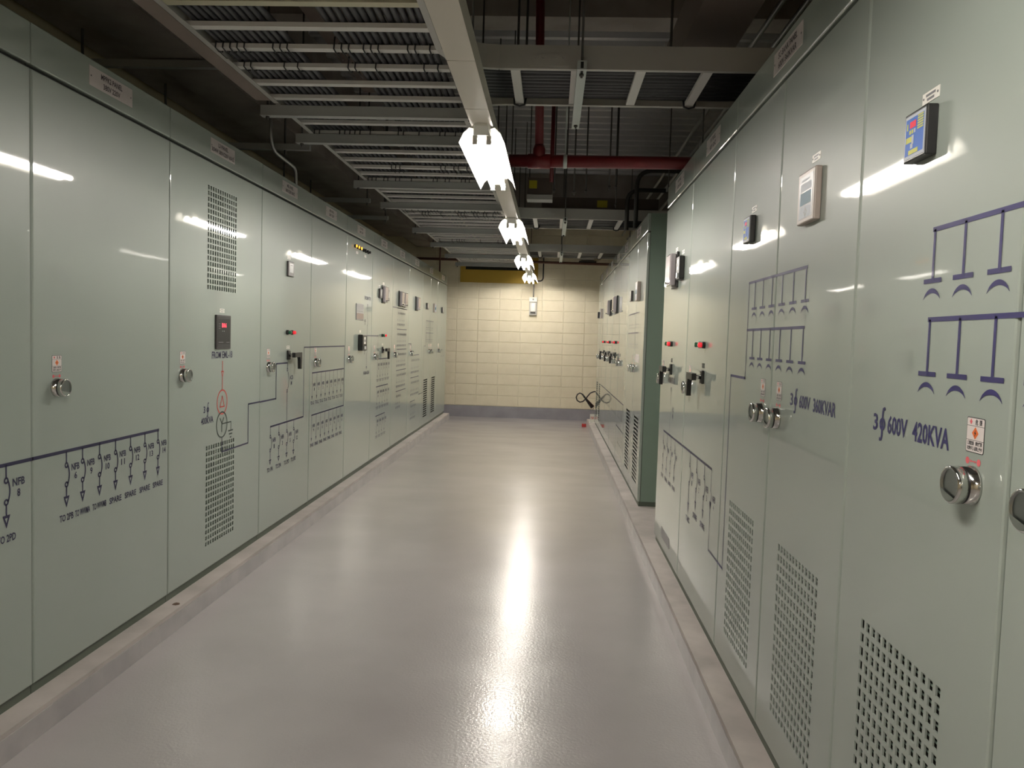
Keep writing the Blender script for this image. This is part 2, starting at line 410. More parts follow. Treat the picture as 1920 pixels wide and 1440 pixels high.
# lever handle: square rose, shaft and an L-shaped grip (points to +X, hangs down)
k = MB(); k.bbox(-0.024, 0.024, -0.012, 0.0, -0.032, 0.032, 0.003)
ROSE = k.mesh('rose', 'black_plastic')
k = MB(); k.lathe([(0.011, 0.012), (0.011, 0.045)], (0,0,0), n=14); SHAFT = k.mesh('shaft', 'chrome')
k = MB()
g = [(-0.016,-0.016),(0.088,-0.014),(0.100,-0.032),(0.106,-0.098),(0.132,-0.098),(0.137,0.014),(0.131,0.019),(-0.016,0.017)]
n = len(g); vs = [(p[0], -0.058, p[1]) for p in g] + [(p[0], -0.036, p[1]) for p in g]
k.add(vs, [tuple(range(n)), tuple(range(n, 2*n))[::-1]] + [(i, n+i, n+(i+1) % n, (i+1) % n) for i in range(n)])
GRIP = k.mesh('grip', 'black_plastic')
def lens_mesh(name, m):
    q = 0.3 if m == 'lamp_amber' else 0.6
    k = MB(); k.lathe([(0.0125, 0.0), (0.0125, 0.026*q), (0.010, 0.031*q), (0.006, 0.034*q)], (0,-0.014,0), n=16); return k.mesh(name, m)
k = MB(); k.lathe([(0.0165, 0.0), (0.0165, 0.012), (0.0145, 0.015)], (0,0,0), n=18); BEZ = k.mesh('bezel', 'black_plastic')
LENS = {c: lens_mesh('lens', m) for c, m in (('red', 'lamp_red'), ('green', 'lamp_green'), ('amber', 'lamp_amber'), ('dark', 'black_plastic'))}

# ------------------------------------------------------------------ cabinets
ZB, ZD0, ZD1, ZH0, ZH1 = 0.10, 0.137, 2.283, 2.296, 2.437
P = -0.0009                               # print stands just proud of the enamel
class Cab:
    def __init__(s, side, y0, y1, label, group, doors, sign=None, depth=0.85, kick=True):
        s.s = 1 if side == 'L' else -1
        s.yc = (y0+y1)/2; s.w = y1-y0
        s.root = thing('switchgear_cabinet', label, 'cabinet', (PL if side == 'L' else PR, s.yc, ZB), PI/2 if side == 'L' else -PI/2, group)
        hw = s.w/2
        b = MB(); b.box(-hw+0.0005, hw-0.0005, 0.024, depth, ZD0-ZB, ZH1-ZB-0.002, 0); b.build('body', 'green_side', s.root)
        b = MB(); b.bbox(-hw+0.0015, hw-0.0015, -0.001, 0.024, ZH0-ZB, ZH1-ZB, 0.005); hd = b.build('header', 'green_enamel', s.root)
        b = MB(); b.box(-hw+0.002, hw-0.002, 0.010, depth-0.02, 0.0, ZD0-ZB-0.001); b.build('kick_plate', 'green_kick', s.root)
        b = MB(); b.box(-hw+0.001, hw-0.001, 0.02, 0.0235, ZD0-ZB, ZH0-ZB+0.002); b.build('gap_shade', 'dark_gap', s.root)  # near-black sheet behind the doors, stands in for shade in the gaps
        s.doors = []
        for d in doors:
            s.doors.append(s.door(*d))
        if sign:
            b = MB(); b.box(-0.155, 0.155, -0.0025, -0.001, 2.336-ZB, 2.410-ZB, 0)
            b.text(sign[0], 0, 2.379-ZB, 0.0205, -0.0029, 1, w=sign[2]*1.2); b.text(sign[1], 0, 2.346-ZB, 0.0205, -0.0029, 1, w=sign[3]*1.15)
            for q in (-0.143, 0.143): b.lathe([(0.0035, 0), (0.003, 0.0012)], (q, -0.0025, 2.373-ZB), n=8, mi=2)
            b.build('sign_plate', ['sign_plate', 'sign_text', 'grey_plastic'], s.root)
        s.ink = MB(); s.txt = MB(); s.split = y0 < 6.3; s.mm = ['navy' if side == 'R' and y0 < 3 else 'navy_dark', 'print_red', 'print_green']
    def X(s, y): return s.s*(y-s.yc)
    def door(s, ya, yb, knob=None, vents=(), louvres=()):
        x0, x1 = sorted((s.X(ya), s.X(yb))); g = 0.0035; x0 += g; x1 -= g
        z0, z1 = ZD0-ZB, ZD1-ZB; r = 0.006
        b = MB()
        prev = None
        rings = [(0.0, 0.02), (0.0, r), (r*0.3, r*0.3), (r, 0.0)]
        idx = []
        for ins, yy in rings:
            idx.append(len(b.v)); b.v += [(x0+ins,yy,z0+ins),(x1-ins,yy,z0+ins),(x1-ins,yy,z1-ins),(x0+ins,yy,z1-ins)]
        for k in range(3):
            for i in range(4):
                j = (i+1) % 4
                b.f.append((idx[k]+i, idx[k]+j, idx[k+1]+j, idx[k+1]+i)); b.m.append(0); b.sm.append(False)
        fx0, fx1, fz0, fz1 = x0+r, x1-r, z0+r, z1-r
        holes = []                           # (x0,x1 list, z0,z1) rows of slots, from the bottom up
        for (yc, zb, zt, w, nc, nr, sw, sh) in list(vents)+list(louvres):
            cx = s.X(yc); zb, zt = zb-ZB, zt-ZB
            px = (w-sw)/(nc-1) if nc > 1 else 0; pz = (zt-zb-sh)/(nr-1)
            for q in range(nr):
                holes.append((zb+q*pz, zb+q*pz+sh, [(cx-w/2+i*px, cx-w/2+i*px+sw) for i in range(nc)]))
        holes.sort(key=lambda h: h[0])
        z = fz0
        for za, zz, xs in holes:
            b.rect(fx0, fx1, z, za, 0.0); x = fx0
            for xa, xb in xs:
                b.rect(x, xa, za, zz, 0.0); x = xb
                d = 0.004
                b.add([(xa,0,za),(xb,0,za),(xb,0,zz),(xa,0,zz),(xa,d,za),(xb,d,za),(xb,d,zz),(xa,d,zz)], [(0,4,5,1),(1,5,6,2),(2,6,7,3),(3,7,4,0)])
            b.rect(x, fx1, za, zz, 0.0); z = zz
        b.rect(fx0, fx1, z, fz1, 0.0)
        do = b.build('door', 'green_enamel', s.root)
        for (yc, zb, zt, w, nc, nr, sw, sh) in list(vents)+list(louvres):
            cx = s.X(yc); zb, zt = zb-ZB, zt-ZB
            k = MB(); k.box(cx-w/2-0.01, cx+w/2+0.01, 0.0165, 0.018, zb-0.01, zt+0.01, 0)
            k.build('vent_shade_sheet', 'vent_shade', do)  # near-black sheet standing in for the unlit cabinet interior
            if nc > 1:                       # inner baffle seen through the slots
                k = MB(); pz = (zt-zb-sh)/(nr-1)
                for q in range(nr):
                    for f in (0.22, 0.62):
                        k.box(cx-w/2, cx+w/2, 0.0075, 0.0085, zb+q*pz+sh*f, zb+q*pz+sh*(f+0.2))
                k.build('vent_baffle', 'green_side', do)['kind'] = 'stuff'
        if knob is not None:
            x = s.X(knob)
            place('door_knob', KNOB, do, (x, 0, 1.186-ZB))
            place('danger_sticker', WARN, do, (x+0.002, 0, 1.243-ZB))
            place('turn_sticker', TURN, do, (x, 0, 1.2275-ZB))
        return do
    # fittings
    def tags(s, y, z): place('name_tag', TAGS, s.root, (s.X(y), 0, z-ZB))
    def plate(s, y, z): place('name_tag', TAGP, s.root, (s.X(y), 0, z-ZB))
    def lamp(s, y, z, c):
        o = place('indicator_lamp', BEZ, s.root, (s.X(y), 0, z-ZB)); place('lens', LENS[c], o)
        if c in ('red', 'green', 'amber'): o['label'] = {'red': 'lit red indicator lamp', 'green': 'dark green indicator lamp', 'amber': 'lit amber indicator lamp'}[c]
    def lever(s, y, z):
        o = place('lever_handle', ROSE, s.root, (s.X(y), 0, z-ZB)); place('shaft', SHAFT, o); gr = place('grip', GRIP, o)
        if s.s < 0: gr.scale = (-1, 1, 1)
        o['label'] = 'black L-shaped lever handle'
    def meter(s, ya, yb, z0, z1, kind, d=0.02):
        x0, x1 = sorted((s.X(ya), s.X(yb))); z0 -= ZB; z1 -= ZB; w, h = x1-x0, z1-z0; cx, cz = (x0+x1)/2, (z0+z1)/2
        b = MB(); k = MB(); e = -d-0.0006
        lb = None
        if kind == 'hmi':
            b.bbox(x0, x1, -d, 0, z0, z1, 0.003); bm_ = 'black_plastic'; lb = 'blue touch screen with yellow and red tiles'
            i = 0.006
            k.box(x0+i, x1-i, -d-0.0005, -d+0.001, z0+i, z1-i, 3)
            U = lambda u: x0+i+0.002+u*(w-2*i-0.004); V = lambda v: z0+i+0.002+v*(h-2*i-0.004)
            k.rect(U(0.02), U(0.97), V(0.05), V(0.95), e-0.0002, 0)
            f = e-0.0006
            k.rect(U(0.24), U(0.56), V(0.70), V(0.86), f, 2)
            for q in range(6): k.rect(U(0.64), U(0.95), V(0.60+q*0.06), V(0.64+q*0.06), f, 1)
            for q in range(3): k.rect(U(0.22+0.12*q), U(0.31+0.12*q), V(0.56), V(0.66), f, 1 if q < 2 else 3)
            k.rect(U(0.06), U(0.36), V(0.36), V(0.50), f, 1); k.rect(U(0.36), U(0.47), V(0.30), V(0.52), f, 3); k.rect(U(0.30), U(0.44), V(0.20), V(0.32), f, 3)
            k.rect(U(0.22), U(0.72), V(0.06), V(0.17), f, 1); k.rect(U(0.08), U(0.15), V(0.68), V(0.84), f, 1)
            mm = ['screen_blue', 'screen_yellow', 'screen_red', 'screen_pale']
        elif kind == 'pfc':
            b.bbox(x0, x1, -d, 0, z0, z1, 0.004); bm_ = 'beige_plastic'; lb = 'beige framed controller with a small display and round keypad'
            i = 0.016; k.box(x0+i, x1-i, -d-0.0005, -d+0.001, z0+i*0.8, z1-i*0.8, 0)
            k.rect(x0+i+0.012, x1-i-0.012, cz+0.018, cz+0.040, e-0.0002, 1); k.rect(x0+i+0.012, x1-i-0.012, cz-0.022, cz+0.014, e-0.0002, 2)
            k.rect(x0+i+0.012, x1-i-0.012, z0+0.016, cz-0.026, e-0.0002, 1); k.rect(x0+i+0.02, x1-i-0.03, cz+0.046, cz+0.052, e-0.0002, 1)
            k.arc(cx+0.004, z0+0.030, 0.0085, 0, 2*PI, 0.006, e-0.0006, 3, n=12)
            for q in range(4): k.rect(cx+0.004+0.0125*math.cos(q*PI/2)-0.002, cx+0.004+0.0125*math.cos(q*PI/2)+0.002, z0+0.030+0.0125*math.sin(q*PI/2)-0.002, z0+0.030+0.0125*math.sin(q*PI/2)+0.002, e-0.0006, 3)
            mm = ['relay_grey', 'screen_pale', 'screen_teal', 'black_plastic']
        elif kind == 'temp':
            b.bbox(x0, x1, -d, 0, z0, z1, 0.003); bm_ = 'dark_plastic'; lb = 'black temperature controller with a red glowing readout'
            k.box(x0+0.01, x1-0.01, -d-0.0005, -d+0.001, z0+0.012, z1-0.012, 0)
            for q, c in enumerate('186'): k.text(c, cx-0.022+q*0.022, cz+0.026, 0.022, e-0.0004, 1, w=0.014)
            for q in range(3): k.rect(x0+0.02, x0+0.045, cz+0.018+q*0.012, cz+0.022+q*0.012, e-0.0004, 2)
            for q in range(2): k.rect(cx-0.024+q*0.02, cx-0.018+q*0.02, cz+0.002, cz+0.008, e-0.0004, 3)
            k.rect(x0+0.02, cx-0.01, z0+0.034, z0+0.039, e-0.0004, 2); k.rect(cx+0.03, x1-0.02, z0+0.034, z0+0.038, e-0.0004, 2)
            k.rect(x0+0.016, x1-0.016, z0+0.022, z0+0.0235, e-0.0004, 2); k.rect(x0+0.016, x1-0.016, z0+0.015, z0+0.0165, e-0.0004, 2); k.rect(x0+0.016, x1-0.016, z1-0.017, z1-0.0185, e-0.0004, 2)
            mm = ['black_plastic', 'led_red', 'grey_plastic', 'screen_pale']
        elif kind == 'lcd':
            b.bbox(x0, x1, -d, 0, z0, z1, 0.004); bm_ = 'dark_plastic'; lb = 'small dark meter with a pale display'
            k.box(x0+w*0.22, x1-w*0.18, -d-0.0005, -d+0.001, z0+h*0.26, z1-h*0.14, 0); k.rect(x0+w*0.3, x1-w*0.3, z1-h*0.28, z1-h*0.22, e-0.0003, 1)
            for q in range(4): k.rect(x0+w*(0.24+0.15*q), x0+w*(0.33+0.15*q), z0+h*0.1, z0+h*0.16, e, 2)
            mm = ['lcd_grey', 'dark_plastic', 'grey_plastic']
        elif kind == 'relay':
            b.bbox(x0, x1, -d*0.5, 0, z0, z1, 0.004); bm_ = 'black_plastic'; lb = 'glass covered protection relay in a chrome frame'
            k.bbox(x0+0.012, x1-0.012, -d-0.02, -d*0.5, z0+0.012, z1-0.012, 0.006, 0)
            k.box(x0+0.02, x1-0.02, -d-0.0215, -d-0.02, z0+0.045, z1-0.02, 1); k.lathe([(0.008,0),(0.008,0.014),(0.005,0.016)], (cx, -d-0.02, z0+0.028), n=12, mi=2)
            mm = ['glass_mask', 'relay_bronze', 'chrome']
        elif kind == 'band':
            b.bbox(x0, x1, -d, 0, z0, z1, 0.003); bm_ = 'relay_grey'; lb = 'grey and bronze banded relay face'
            k.box(x0+0.006, x1-0.006, -d-0.0005, -d+0.001, z0+0.006, z0+h*0.42, 0); k.rect(x0+0.006, x1-0.006, z0+h*0.46, z0+h*0.64, e, 1); k.rect(x0+0.006, x1-0.006, z0+h*0.05, z0+h*0.09, e-0.0004, 2)
            for q in range(5): k.rect(x0+w*(0.1+0.16*q), x0+w*(0.2+0.16*q), z0+h*0.5, z0+h*0.58, e-0.0004, 2)
            k.rect(x0+w*0.1, x0+w*0.4, z0+h*0.82, z0+h*0.86, e, 1)
            mm = ['relay_bronze', 'lcd_grey', 'grey_plastic']
        else:                                  # switch: black unit with white slot
            b.bbox(x0, x1, -d, 0, z0, z1, 0.006); bm_ = 'black_plastic'; lb = 'black trip unit with pale window strip'
            k.box(cx-w*0.2, cx+w*0.2, -d-0.0005, -d+0.001, z0+h*0.42, z1-h*0.14, 0); k.rect(cx-w*0.12, cx+w*0.12, z0+h*0.55, z1-h*0.3, e-0.0003, 1)
            k.box(cx-w*0.18, cx+w*0.18, -d-0.006, -d, z0+h*0.08, z0+h*0.28, 2)
            mm = ['tag_white', 'grey_plastic', 'lcd_grey']
        o = b.build('meter', bm_, s.root); k.build('face', mm, o); o['label'] = lb
    # printed single-line diagram pieces; y,z are positions along and up the room
    def flush(s, name):
        if not s.split: return
        k = s.txt if name == 'lettering' else s.ink
        if k.v: k.build(name, s.mm[:1] if name == 'lettering' else s.mm, s.root)
        if name == 'lettering': s.txt = MB()
        else: s.ink = MB()
    def ln(s, *p, w=0.006, m=0):
        s.flush('diagram_symbol'); s.ink.path([(s.X(a), c-ZB) for a, c in p], w, P, m); s.flush('diagram_line')
    def feeder(s, y, zb, c1, c2, zt, tip, r=0.0085, w=0.0068, hw=0.019, hollow=0.38, bow=0.010):
        s.flush('diagram_symbol'); x = s.X(y); k = s.ink; o = -ZB
        k.line(x, zb+o, x, c1+r+o, w, P); k.arc(x, c1+o, r, 0, 2*PI, w, P, n=10)
        dz = (c1-c2)/2; R = (dz*dz+bow*bow)/(2*bow); a = math.asin(min(1, dz/R))
        k.arc(x+r*0.9+bow-R, (c1+c2)/2+o, R, -a, a, w, P, n=7)
        k.arc(x, c2+o, r, 0, 2*PI, w, P, n=10); k.line(x, c2-r+o, x, zt+o, w, P)
        k.tri(x, zt+o, tip+o, hw, P, 0, hollow); s.flush('breaker_symbol')
    def mini(s, y, zb, zt, w=0.0055, hw=0.013, k0=0.35, k1=0.62):
        s.flush('diagram_symbol'); x = s.X(y); k = s.ink; o = -ZB; h = zb-zt
        k.line(x, zb+o, x, zb-h*k0+o, w, P); dz = h*(k1-k0)/2; R = (dz*dz+0.0081**2)/(2*0.0081); a = math.asin(dz/R)
        k.arc(x+0.0081-R, zb-h*(k0+k1)/2+o, R, -a, a, w, P, n=5)
        k.line(x, zb-h*k1+o, x, zt+0.03+o, w, P); k.tri(x, zt+0.032+o, zt+o, hw, P); s.flush('breaker_symbol')
    def word(s, body, y, z, h=0.024, w=None, align='c', m=0): s.txt.text(body, s.X(y), z-ZB, h, P, m, w=w, align=align); s.flush('lettering')
    def contact(s, y, zt, zp, za):
        """busbar drop, flat plate and the crescent below it"""
        s.flush('diagram_symbol'); x = s.X(y); k = s.ink; o = -ZB
        k.line(x, zt+o, x, zp+o, 0.0085, P); k.rect(x-0.035, x+0.035, zp-0.005+o, zp+0.004+o, P-0.0002)
        n = 10
        for i in range(n):
            t0, t1 = -1+2*i/n, -1+2*(i+1)/n
            up = lambda t: za+0.021*(1-t*t)**0.75; lo = lambda t: za-0.001+0.0125*(1-t*t)**0.8
            k.poly([(x+0.034*t0, lo(t0)+o), (x+0.034*t1, lo(t1)+o), (x+0.034*t1, up(t1)+o), (x+0.034*t0, up(t0)+o)], P)
        s.flush('contact_symbol')
    def done(s, mats=('navy_dark', 'print_red', 'print_green'), tm=('navy_dark',)):
        if s.split: s.flush('diagram_symbol'); return
        if s.ink.v: s.ink.build('printed_diagram', list(mats), s.root)['kind'] = 'stuff'
        if s.txt.v: s.txt.build('printed_lettering', list(tm), s.root)['kind'] = 'stuff'

VF = (0.370, 13, 17, 0.0178, 0.0215)       # width, columns, rows, slot width, slot height
def vlow(y): return (y, 0.262, 0.798) + VF
def vtop(y): return (y, 1.625, 2.161) + (0.372, 13, 18, 0.0178, 0.0215)
def louv(y, w=0.34): return (y, 0.250, 0.790, w, 1, 17, w, 0.019)
GL = 'pale green cabinets of the left row'
GR = 'pale green cabinets of the near right row'
GF = 'pale green cabinets of the far right row'

# ---- left row
c = Cab('L', 1.655, 2.655, 'pale green cabinet at the left frame edge, breaker NFB 8 printed on it', GL, [(1.655, 2.655, 1.79)])
c.ln((1.70, 0.944), (2.652, 0.944), w=0.0125)
for yy, nb, tx in ((2.52, '8', 'TO 2PD'),):
    c.feeder(yy, 0.944, 0.891, 0.818, 0.774, 0.729)
    c.word('NFB', yy+0.062, 0.866, 0.026, w=0.062); c.word(nb, yy+0.062, 0.828, 0.026, w=0.016); c.word(tx, yy, 0.683, 0.025, w=0.092)
c.done()
c = Cab('L', 2.655, 3.64, 'pale green cabinet with seven breaker arrows ending in SPARE and TO WWMA', GL, [(2.655, 3.64, 2.79)], ('MPPK2 PANEL', '380V 220V', 0.128, 0.105))
c.ln((2.658, 0.944), (3.541, 0.944), w=0.0125)
for yy, nb, tx, tw in zip((2.848, 2.950, 3.065, 3.182, 3.300, 3.420, 3.538), ('6', '9', '10', '11', '12', '13', '14'), ('TO 2PB', 'TO WWMA', 'TO WWMB', 'SPARE', 'SPARE', 'SPARE', 'SPARE'), (0.085, 0.098, 0.098, 0.092, 0.092, 0.092, 0.092)):
    c.feeder(yy, 0.944, 0.891, 0.818, 0.774, 0.730, r=0.0085, hw=0.018)
    c.word('NFB', yy+0.056, 0.866, 0.025, w=0.050); c.word(nb, yy+0.058, 0.832, 0.025, w=0.013*len(nb)+0.003); c.word(tx, yy, 0.682, 0.025, w=tw)
c.done()
c = Cab('L', 3.64, 4.815, 'pale green transformer cabinet with two perforated vents and red readout', GL, [(3.64, 4.815, 3.775, (vlow(4.235), vtop(4.235)))], ('L3 PANEL', '3Ø4W 380V/220V 60HZ', 0.105, 0.25))
c.meter(4.145, 4.33, 1.310, 1.494, 'temp', 0.012); c.tags(4.235, 1.508)
c.word('FROM EML-18', 4.245, 1.260, 0.037, w=0.27)
c.ln((4.248, 1.241), (4.248, 1.186), w=0.007, m=1); c.ink.tri(c.X(4.248), 1.189-ZB, 1.150-ZB, 0.019, P, 1, 0.45); c.ln((4.248, 1.156), (4.248, 1.084), w=0.007, m=1)
c.ink.arc(c.X(4.248), 1.018-ZB, 0.066, 0, 2*PI, 0.008, P, 1, n=28)
tr = [(4.220, 0.992), (4.276, 0.992), (4.248, 1.050), (4.220, 0.992)]; c.ln(*tr, w=0.007, m=1)
c.ink.arc(c.X(4.246), 0.893-ZB, 0.070, 0, 2*PI, 0.0085, P-0.0002, 2, n=28)
c.ln((4.246, 0.856), (4.246, 0.900), w=0.008, m=2); c.ln((4.246, 0.900), (4.222, 0.928), w=0.008, m=2); c.ln((4.246, 0.900), (4.270, 0.928), w=0.008, m=2)
c.ln((4.250, 0.897), (4.370, 0.897), (4.370, 0.852), w=0.007, m=2)
for zz, hw in ((0.848, 0.030), (0.829, 0.019), (0.810, 0.008)): c.ln((4.366-hw, zz), (4.366+hw, zz), w=0.008, m=2)
c.ln((4.248, 0.823), (4.248, 0.742), (4.626, 0.742), (4.626, 0.975), (4.811, 0.975), w=0.009)
c.word('3', 4.025, 0.978, 0.034, w=0.022); c.word('∮', 4.066, 0.970, 0.047, w=0.030); c.word('400KVA', 4.06, 0.919, 0.034, w=0.150)
c.done()
c = Cab('L', 4.815, 5.825, 'pale green cabinet with a black lever handle and green and red lamps, four arrows', GL, [(4.815, 5.825, 4.95)], ('MEL PANEL', '380V/220V 60HZ', 0.105, 0.16))
c.meter(5.275, 5.395, 1.790, 1.892, 'lcd', 0.014); c.tags(5.32, 1.907); c.lamp(5.295, 1.41, 'green'); c.lamp(5.39, 1.41, 'red'); c.tags(5.325, 1.298); c.lever(5.325, 1.256)
c.ln((4.819, 0.973), (5.10, 0.973), (5.10, 1.202), (5.32, 1.202), w=0.010); c.ln((5.32, 1.202), (5.32, 1.165), w=0.007)
c.ink.arc(c.X(5.32), 1.155-ZB, 0.010, 0, 2*PI, 0.006, P, n=10); c.ink.arc(c.X(5.32)-0.055, 1.082-ZB, 0.088, -0.72, 0.72, 0.006, P, n=8); c.ink.arc(c.X(5.32), 1.010-ZB, 0.010, 0, 2*PI, 0.006, P, n=10)
c.ln((5.32, 1.0), (5.32, 0.80), w=0.007); c.ln((5.005, 0.797), (5.68, 0.797), w=0.0115); c.ln((5.68, 0.797), (5.68, 1.305), (5.821, 1.305), w=0.009)
c.word('ACB', 5.405, 1.085, 0.028, w=0.07); c.word('M', 5.405, 1.046, 0.028, w=0.024)
for yy, nb, tx in ((5.005, '1', 'TO 1PA'), (5.165, '3', 'TO 2PA'), (5.325, '5', 'TO 2PD'), (5.47, '12', 'TO 3PD')):
    c.feeder(yy, 0.797, 0.732, 0.643, 0.583, 0.545, r=0.010, hw=0.021, bow=0.016)
    c.word('NFB', yy+0.072, 0.690, 0.027, w=0.056); c.word(nb, yy+0.072, 0.648, 0.027, w=0.016*len(nb)); c.word(tx, yy, 0.504, 0.028, w=0.105)
c.done()
c = Cab('L', 5.825, 6.835, 'pale green cabinet printed with two rows of eight breaker arrows', GL, [(5.825, 6.835, 5.955)], ('MEL PANEL', '380V 220V', 0.10, 0.12))
c.ln((5.829, 1.305), (6.805, 1.305), (6.805, 0.787), (5.885, 0.787), w=0.010); c.ln((5.885, 1.109), (6.795, 1.109), w=0.0105)
for q in range(8):
    yy = 5.888+q*0.1165
    c.mini(yy, 1.109, 0.902); c.word('NFB', yy+0.055, 1.005, 0.025, w=0.055); c.word(str(q+1), yy+0.055, 0.972, 0.023, w=0.014); c.word('TO 1L%d' % (q+1), yy+0.012, 0.868, 0.026, w=0.088)
    c.mini(yy, 0.787, 0.582); c.word('NFB', yy+0.055, 0.690, 0.025, w=0.055); c.word(str(q+9), yy+0.055, 0.657, 0.023, w=0.02); c.word('SPARE', yy+0.012, 0.545, 0.026, w=0.088)
c.done()
c = Cab('L', 6.835, 7.83, 'pale green cabinet with three lit amber lamps near its top', GL, [(6.835, 7.83, 6.96)], ('ATS PANEL', '380V 220V', 0.10, 0.12))
for q in range(3): c.lamp(7.10+0.095*q, 2.205, 'amber'); c.lamp(7.42+0.09*q, 2.202, 'dark')
c.plate(7.19, 2.145); c.plate(7.51, 2.145); c.meter(7.185, 7.465, 1.542, 1.696, 'band', 0.006); c.tags(7.36, 1.428); c.meter(7.285, 7.46, 1.258, 1.409, 'switch', 0.045)
c.word('FROM TR', 7.64, 1.745, 0.035, w=0.26); c.ink.tri(c.X(7.64), 1.705-ZB, 1.67-ZB, 0.018, P); c.ln((7.64, 1.70), (7.64, 1.57), w=0.008); c.ln((7.64, 1.50), (7.64, 1.30), w=0.008); c.ln((7.64, 1.22), (7.64, 1.085), w=0.008)
c.ink.arc(c.X(7.64)-0.03, 1.535-ZB, 0.05, -0.8, 0.8, 0.007, P); c.ink.arc(c.X(7.64)-0.03, 1.26-ZB, 0.05, -0.8, 0.8, 0.007, P); c.ink.tri(c.X(7.64), 1.100-ZB, 1.065-ZB, 0.02, P); c.word('FROM GEN', 7.64, 1.022, 0.032, w=0.23)
c.word('ACB', 7.55, 1.53, 0.026, w=0.06); c.word('N', 7.55, 1.50, 0.026, w=0.024); c.word('ACB', 7.55, 1.25, 0.026, w=0.06); c.word('E', 7.55, 1.22, 0.026, w=0.024)
c.ln((7.64, 1.40), (7.826, 1.40), w=0.010)
c.done()
c = Cab('L', 7.83, 8.86, 'pale green cabinet with a lever handle beneath one red lamp and three rows of arrows', GL, [(7.83, 8.86, 7.975)], ('EP PANEL', '380V 220V', 0.10, 0.12))
c.meter(8.11, 8.215, 1.793, 1.888, 'lcd', 0.02); c.meter(8.265, 8.43, 1.745, 1.935, 'relay', 0.02); c.meter(8.50, 8.60, 1.785, 1.900, 'lcd', 0.02); c.plate(8.16, 1.902); c.plate(8.35, 1.945); c.plate(8.55, 1.912)
c.lamp(8.32, 1.406, 'green'); c.lamp(8.42, 1.406, 'red'); c.lever(8.355, 1.252); c.tags(8.355, 1.30)
c.ln((7.834, 1.40), (8.14, 1.40), w=0.010); c.ln((8.14, 1.40), (8.14, 1.16), w=0.006)
for zb, ye, nn in ((1.158, 8.76, 5), (0.870, 8.67, 5), (0.564, 8.54, 4)):
    c.ln((8.09, zb), (ye, zb), w=0.0105)
    for q in range(nn):
        yy = 8.135+q*0.13; c.mini(yy, zb, zb-0.20); c.word('NFB', yy+0.06, zb-0.075, 0.030, w=0.068); c.word('%d' % (q+1), yy+0.06, zb-0.112, 0.026, w=0.02); c.word('TO EP', yy+0.01, zb-0.236, 0.028, w=0.10)
c.done()
c = Cab('L', 8.86, 9.885, 'pale green cabinet with a double relay window and five rows of breaker arrows', GL, [(8.86, 9.885, 9.01)], ('LP PANEL', '380V 220V', 0.10, 0.12))
c.meter(9.19, 9.375, 1.748, 1.935, 'relay', 0.02); c.meter(9.40, 9.60, 1.748, 1.935, 'relay', 0.02)
c.ln((8.864, 1.731), (9.74, 1.731), w=0.010)
for zb, nn in ((1.731, 5), (1.484, 6), (1.247, 6), (1.000, 6), (0.752, 3)):
    c.ln((9.14, zb), (9.75, zb), w=0.009)
    for q in range(nn):
        yy = 9.17+q*0.098; c.mini(yy, zb, zb-0.165); c.word('NFB', yy+0.046, zb-0.072, 0.027, w=0.054); c.word('SP', yy+0.01, zb-0.205, 0.026, w=0.074)
c.done()
c = Cab('L', 9.885, 10.925, 'pale green cabinet with one relay window and three short arrow rows', GL, [(9.885, 10.925, 10.06)], ('LP PANEL', '220V 110V', 0.10, 0.12))
c.meter(10.33, 10.52, 1.742, 1.930, 'relay', 0.02)
c.ln((9.889, 1.31), (10.10, 1.31), (10.10, 1.158), w=0.009)
for zb, ye, nn in ((1.158, 10.70, 6), (0.866, 10.71, 6), (0.556, 10.46, 4)):
    c.ln((10.10, zb), (ye, zb), w=0.010)
    for q in range(nn):
        yy = 10.14+q*0.105; c.mini(yy, zb, zb-0.19); c.word('NFB', yy+0.05, zb-0.08, 0.027, w=0.056); c.word('SP', yy+0.01, zb-0.236, 0.026, w=0.078)
c.ln((10.74, 0.612), (10.92, 0.612), w=0.010); c.ln((10.74, 0.612), (10.74, 0.866), w=0.005)
c.done()
c = Cab('L', 10.925, 12.38, 'pale green double-door cabinet with two columns of louvre slots', GL, [(10.925, 11.65, 11.58, (), (louv(11.33),)), (11.65, 12.38, 11.76, (), (louv(12.07, 0.36),))], ('SC PANEL', '380V 240KVAR', 0.10, 0.14))
c.meter(11.23, 11.36, 1.795, 1.885, 'lcd', 0.02); c.meter(11.93, 12.11, 1.772, 1.908, 'pfc', 0.02)
c.ln((10.929, 0.612), (11.12, 0.612), (11.12, 1.27), (11.27, 1.27), (11.27, 1.634), w=0.008)
for zb in (1.634, 1.459):
    c.ln((11.27, zb), (11.97, zb), w=0.010)
    for q in range(6): c.contact(11.32+q*0.115, zb, zb-0.10, zb-0.14)
c.done()
c = Cab('L', 12.38, 13.45, 'last pale green cabinet of the left row, beside the block wall', GL, [(12.38, 13.45, 12.54)], ('BB PANEL', '380V 220V', 0.10, 0.12))
c.meter(12.80, 12.95, 1.793, 1.890, 'lcd', 0.02); c.ink.arc(c.X(12.87), 1.53-ZB, 0.03, 0, 2*PI, 0.006, P, n=12); c.ln((12.87, 1.50), (12.87, 1.20), w=0.006); c.ln((12.75, 1.195), (13.04, 1.195), w=0.009)
for q in range(2): c.mini(12.84+q*0.22, 1.195, 0.90); c.word('NFB', 12.93+q*0.22, 1.08, 0.028, w=0.07)
c.done()

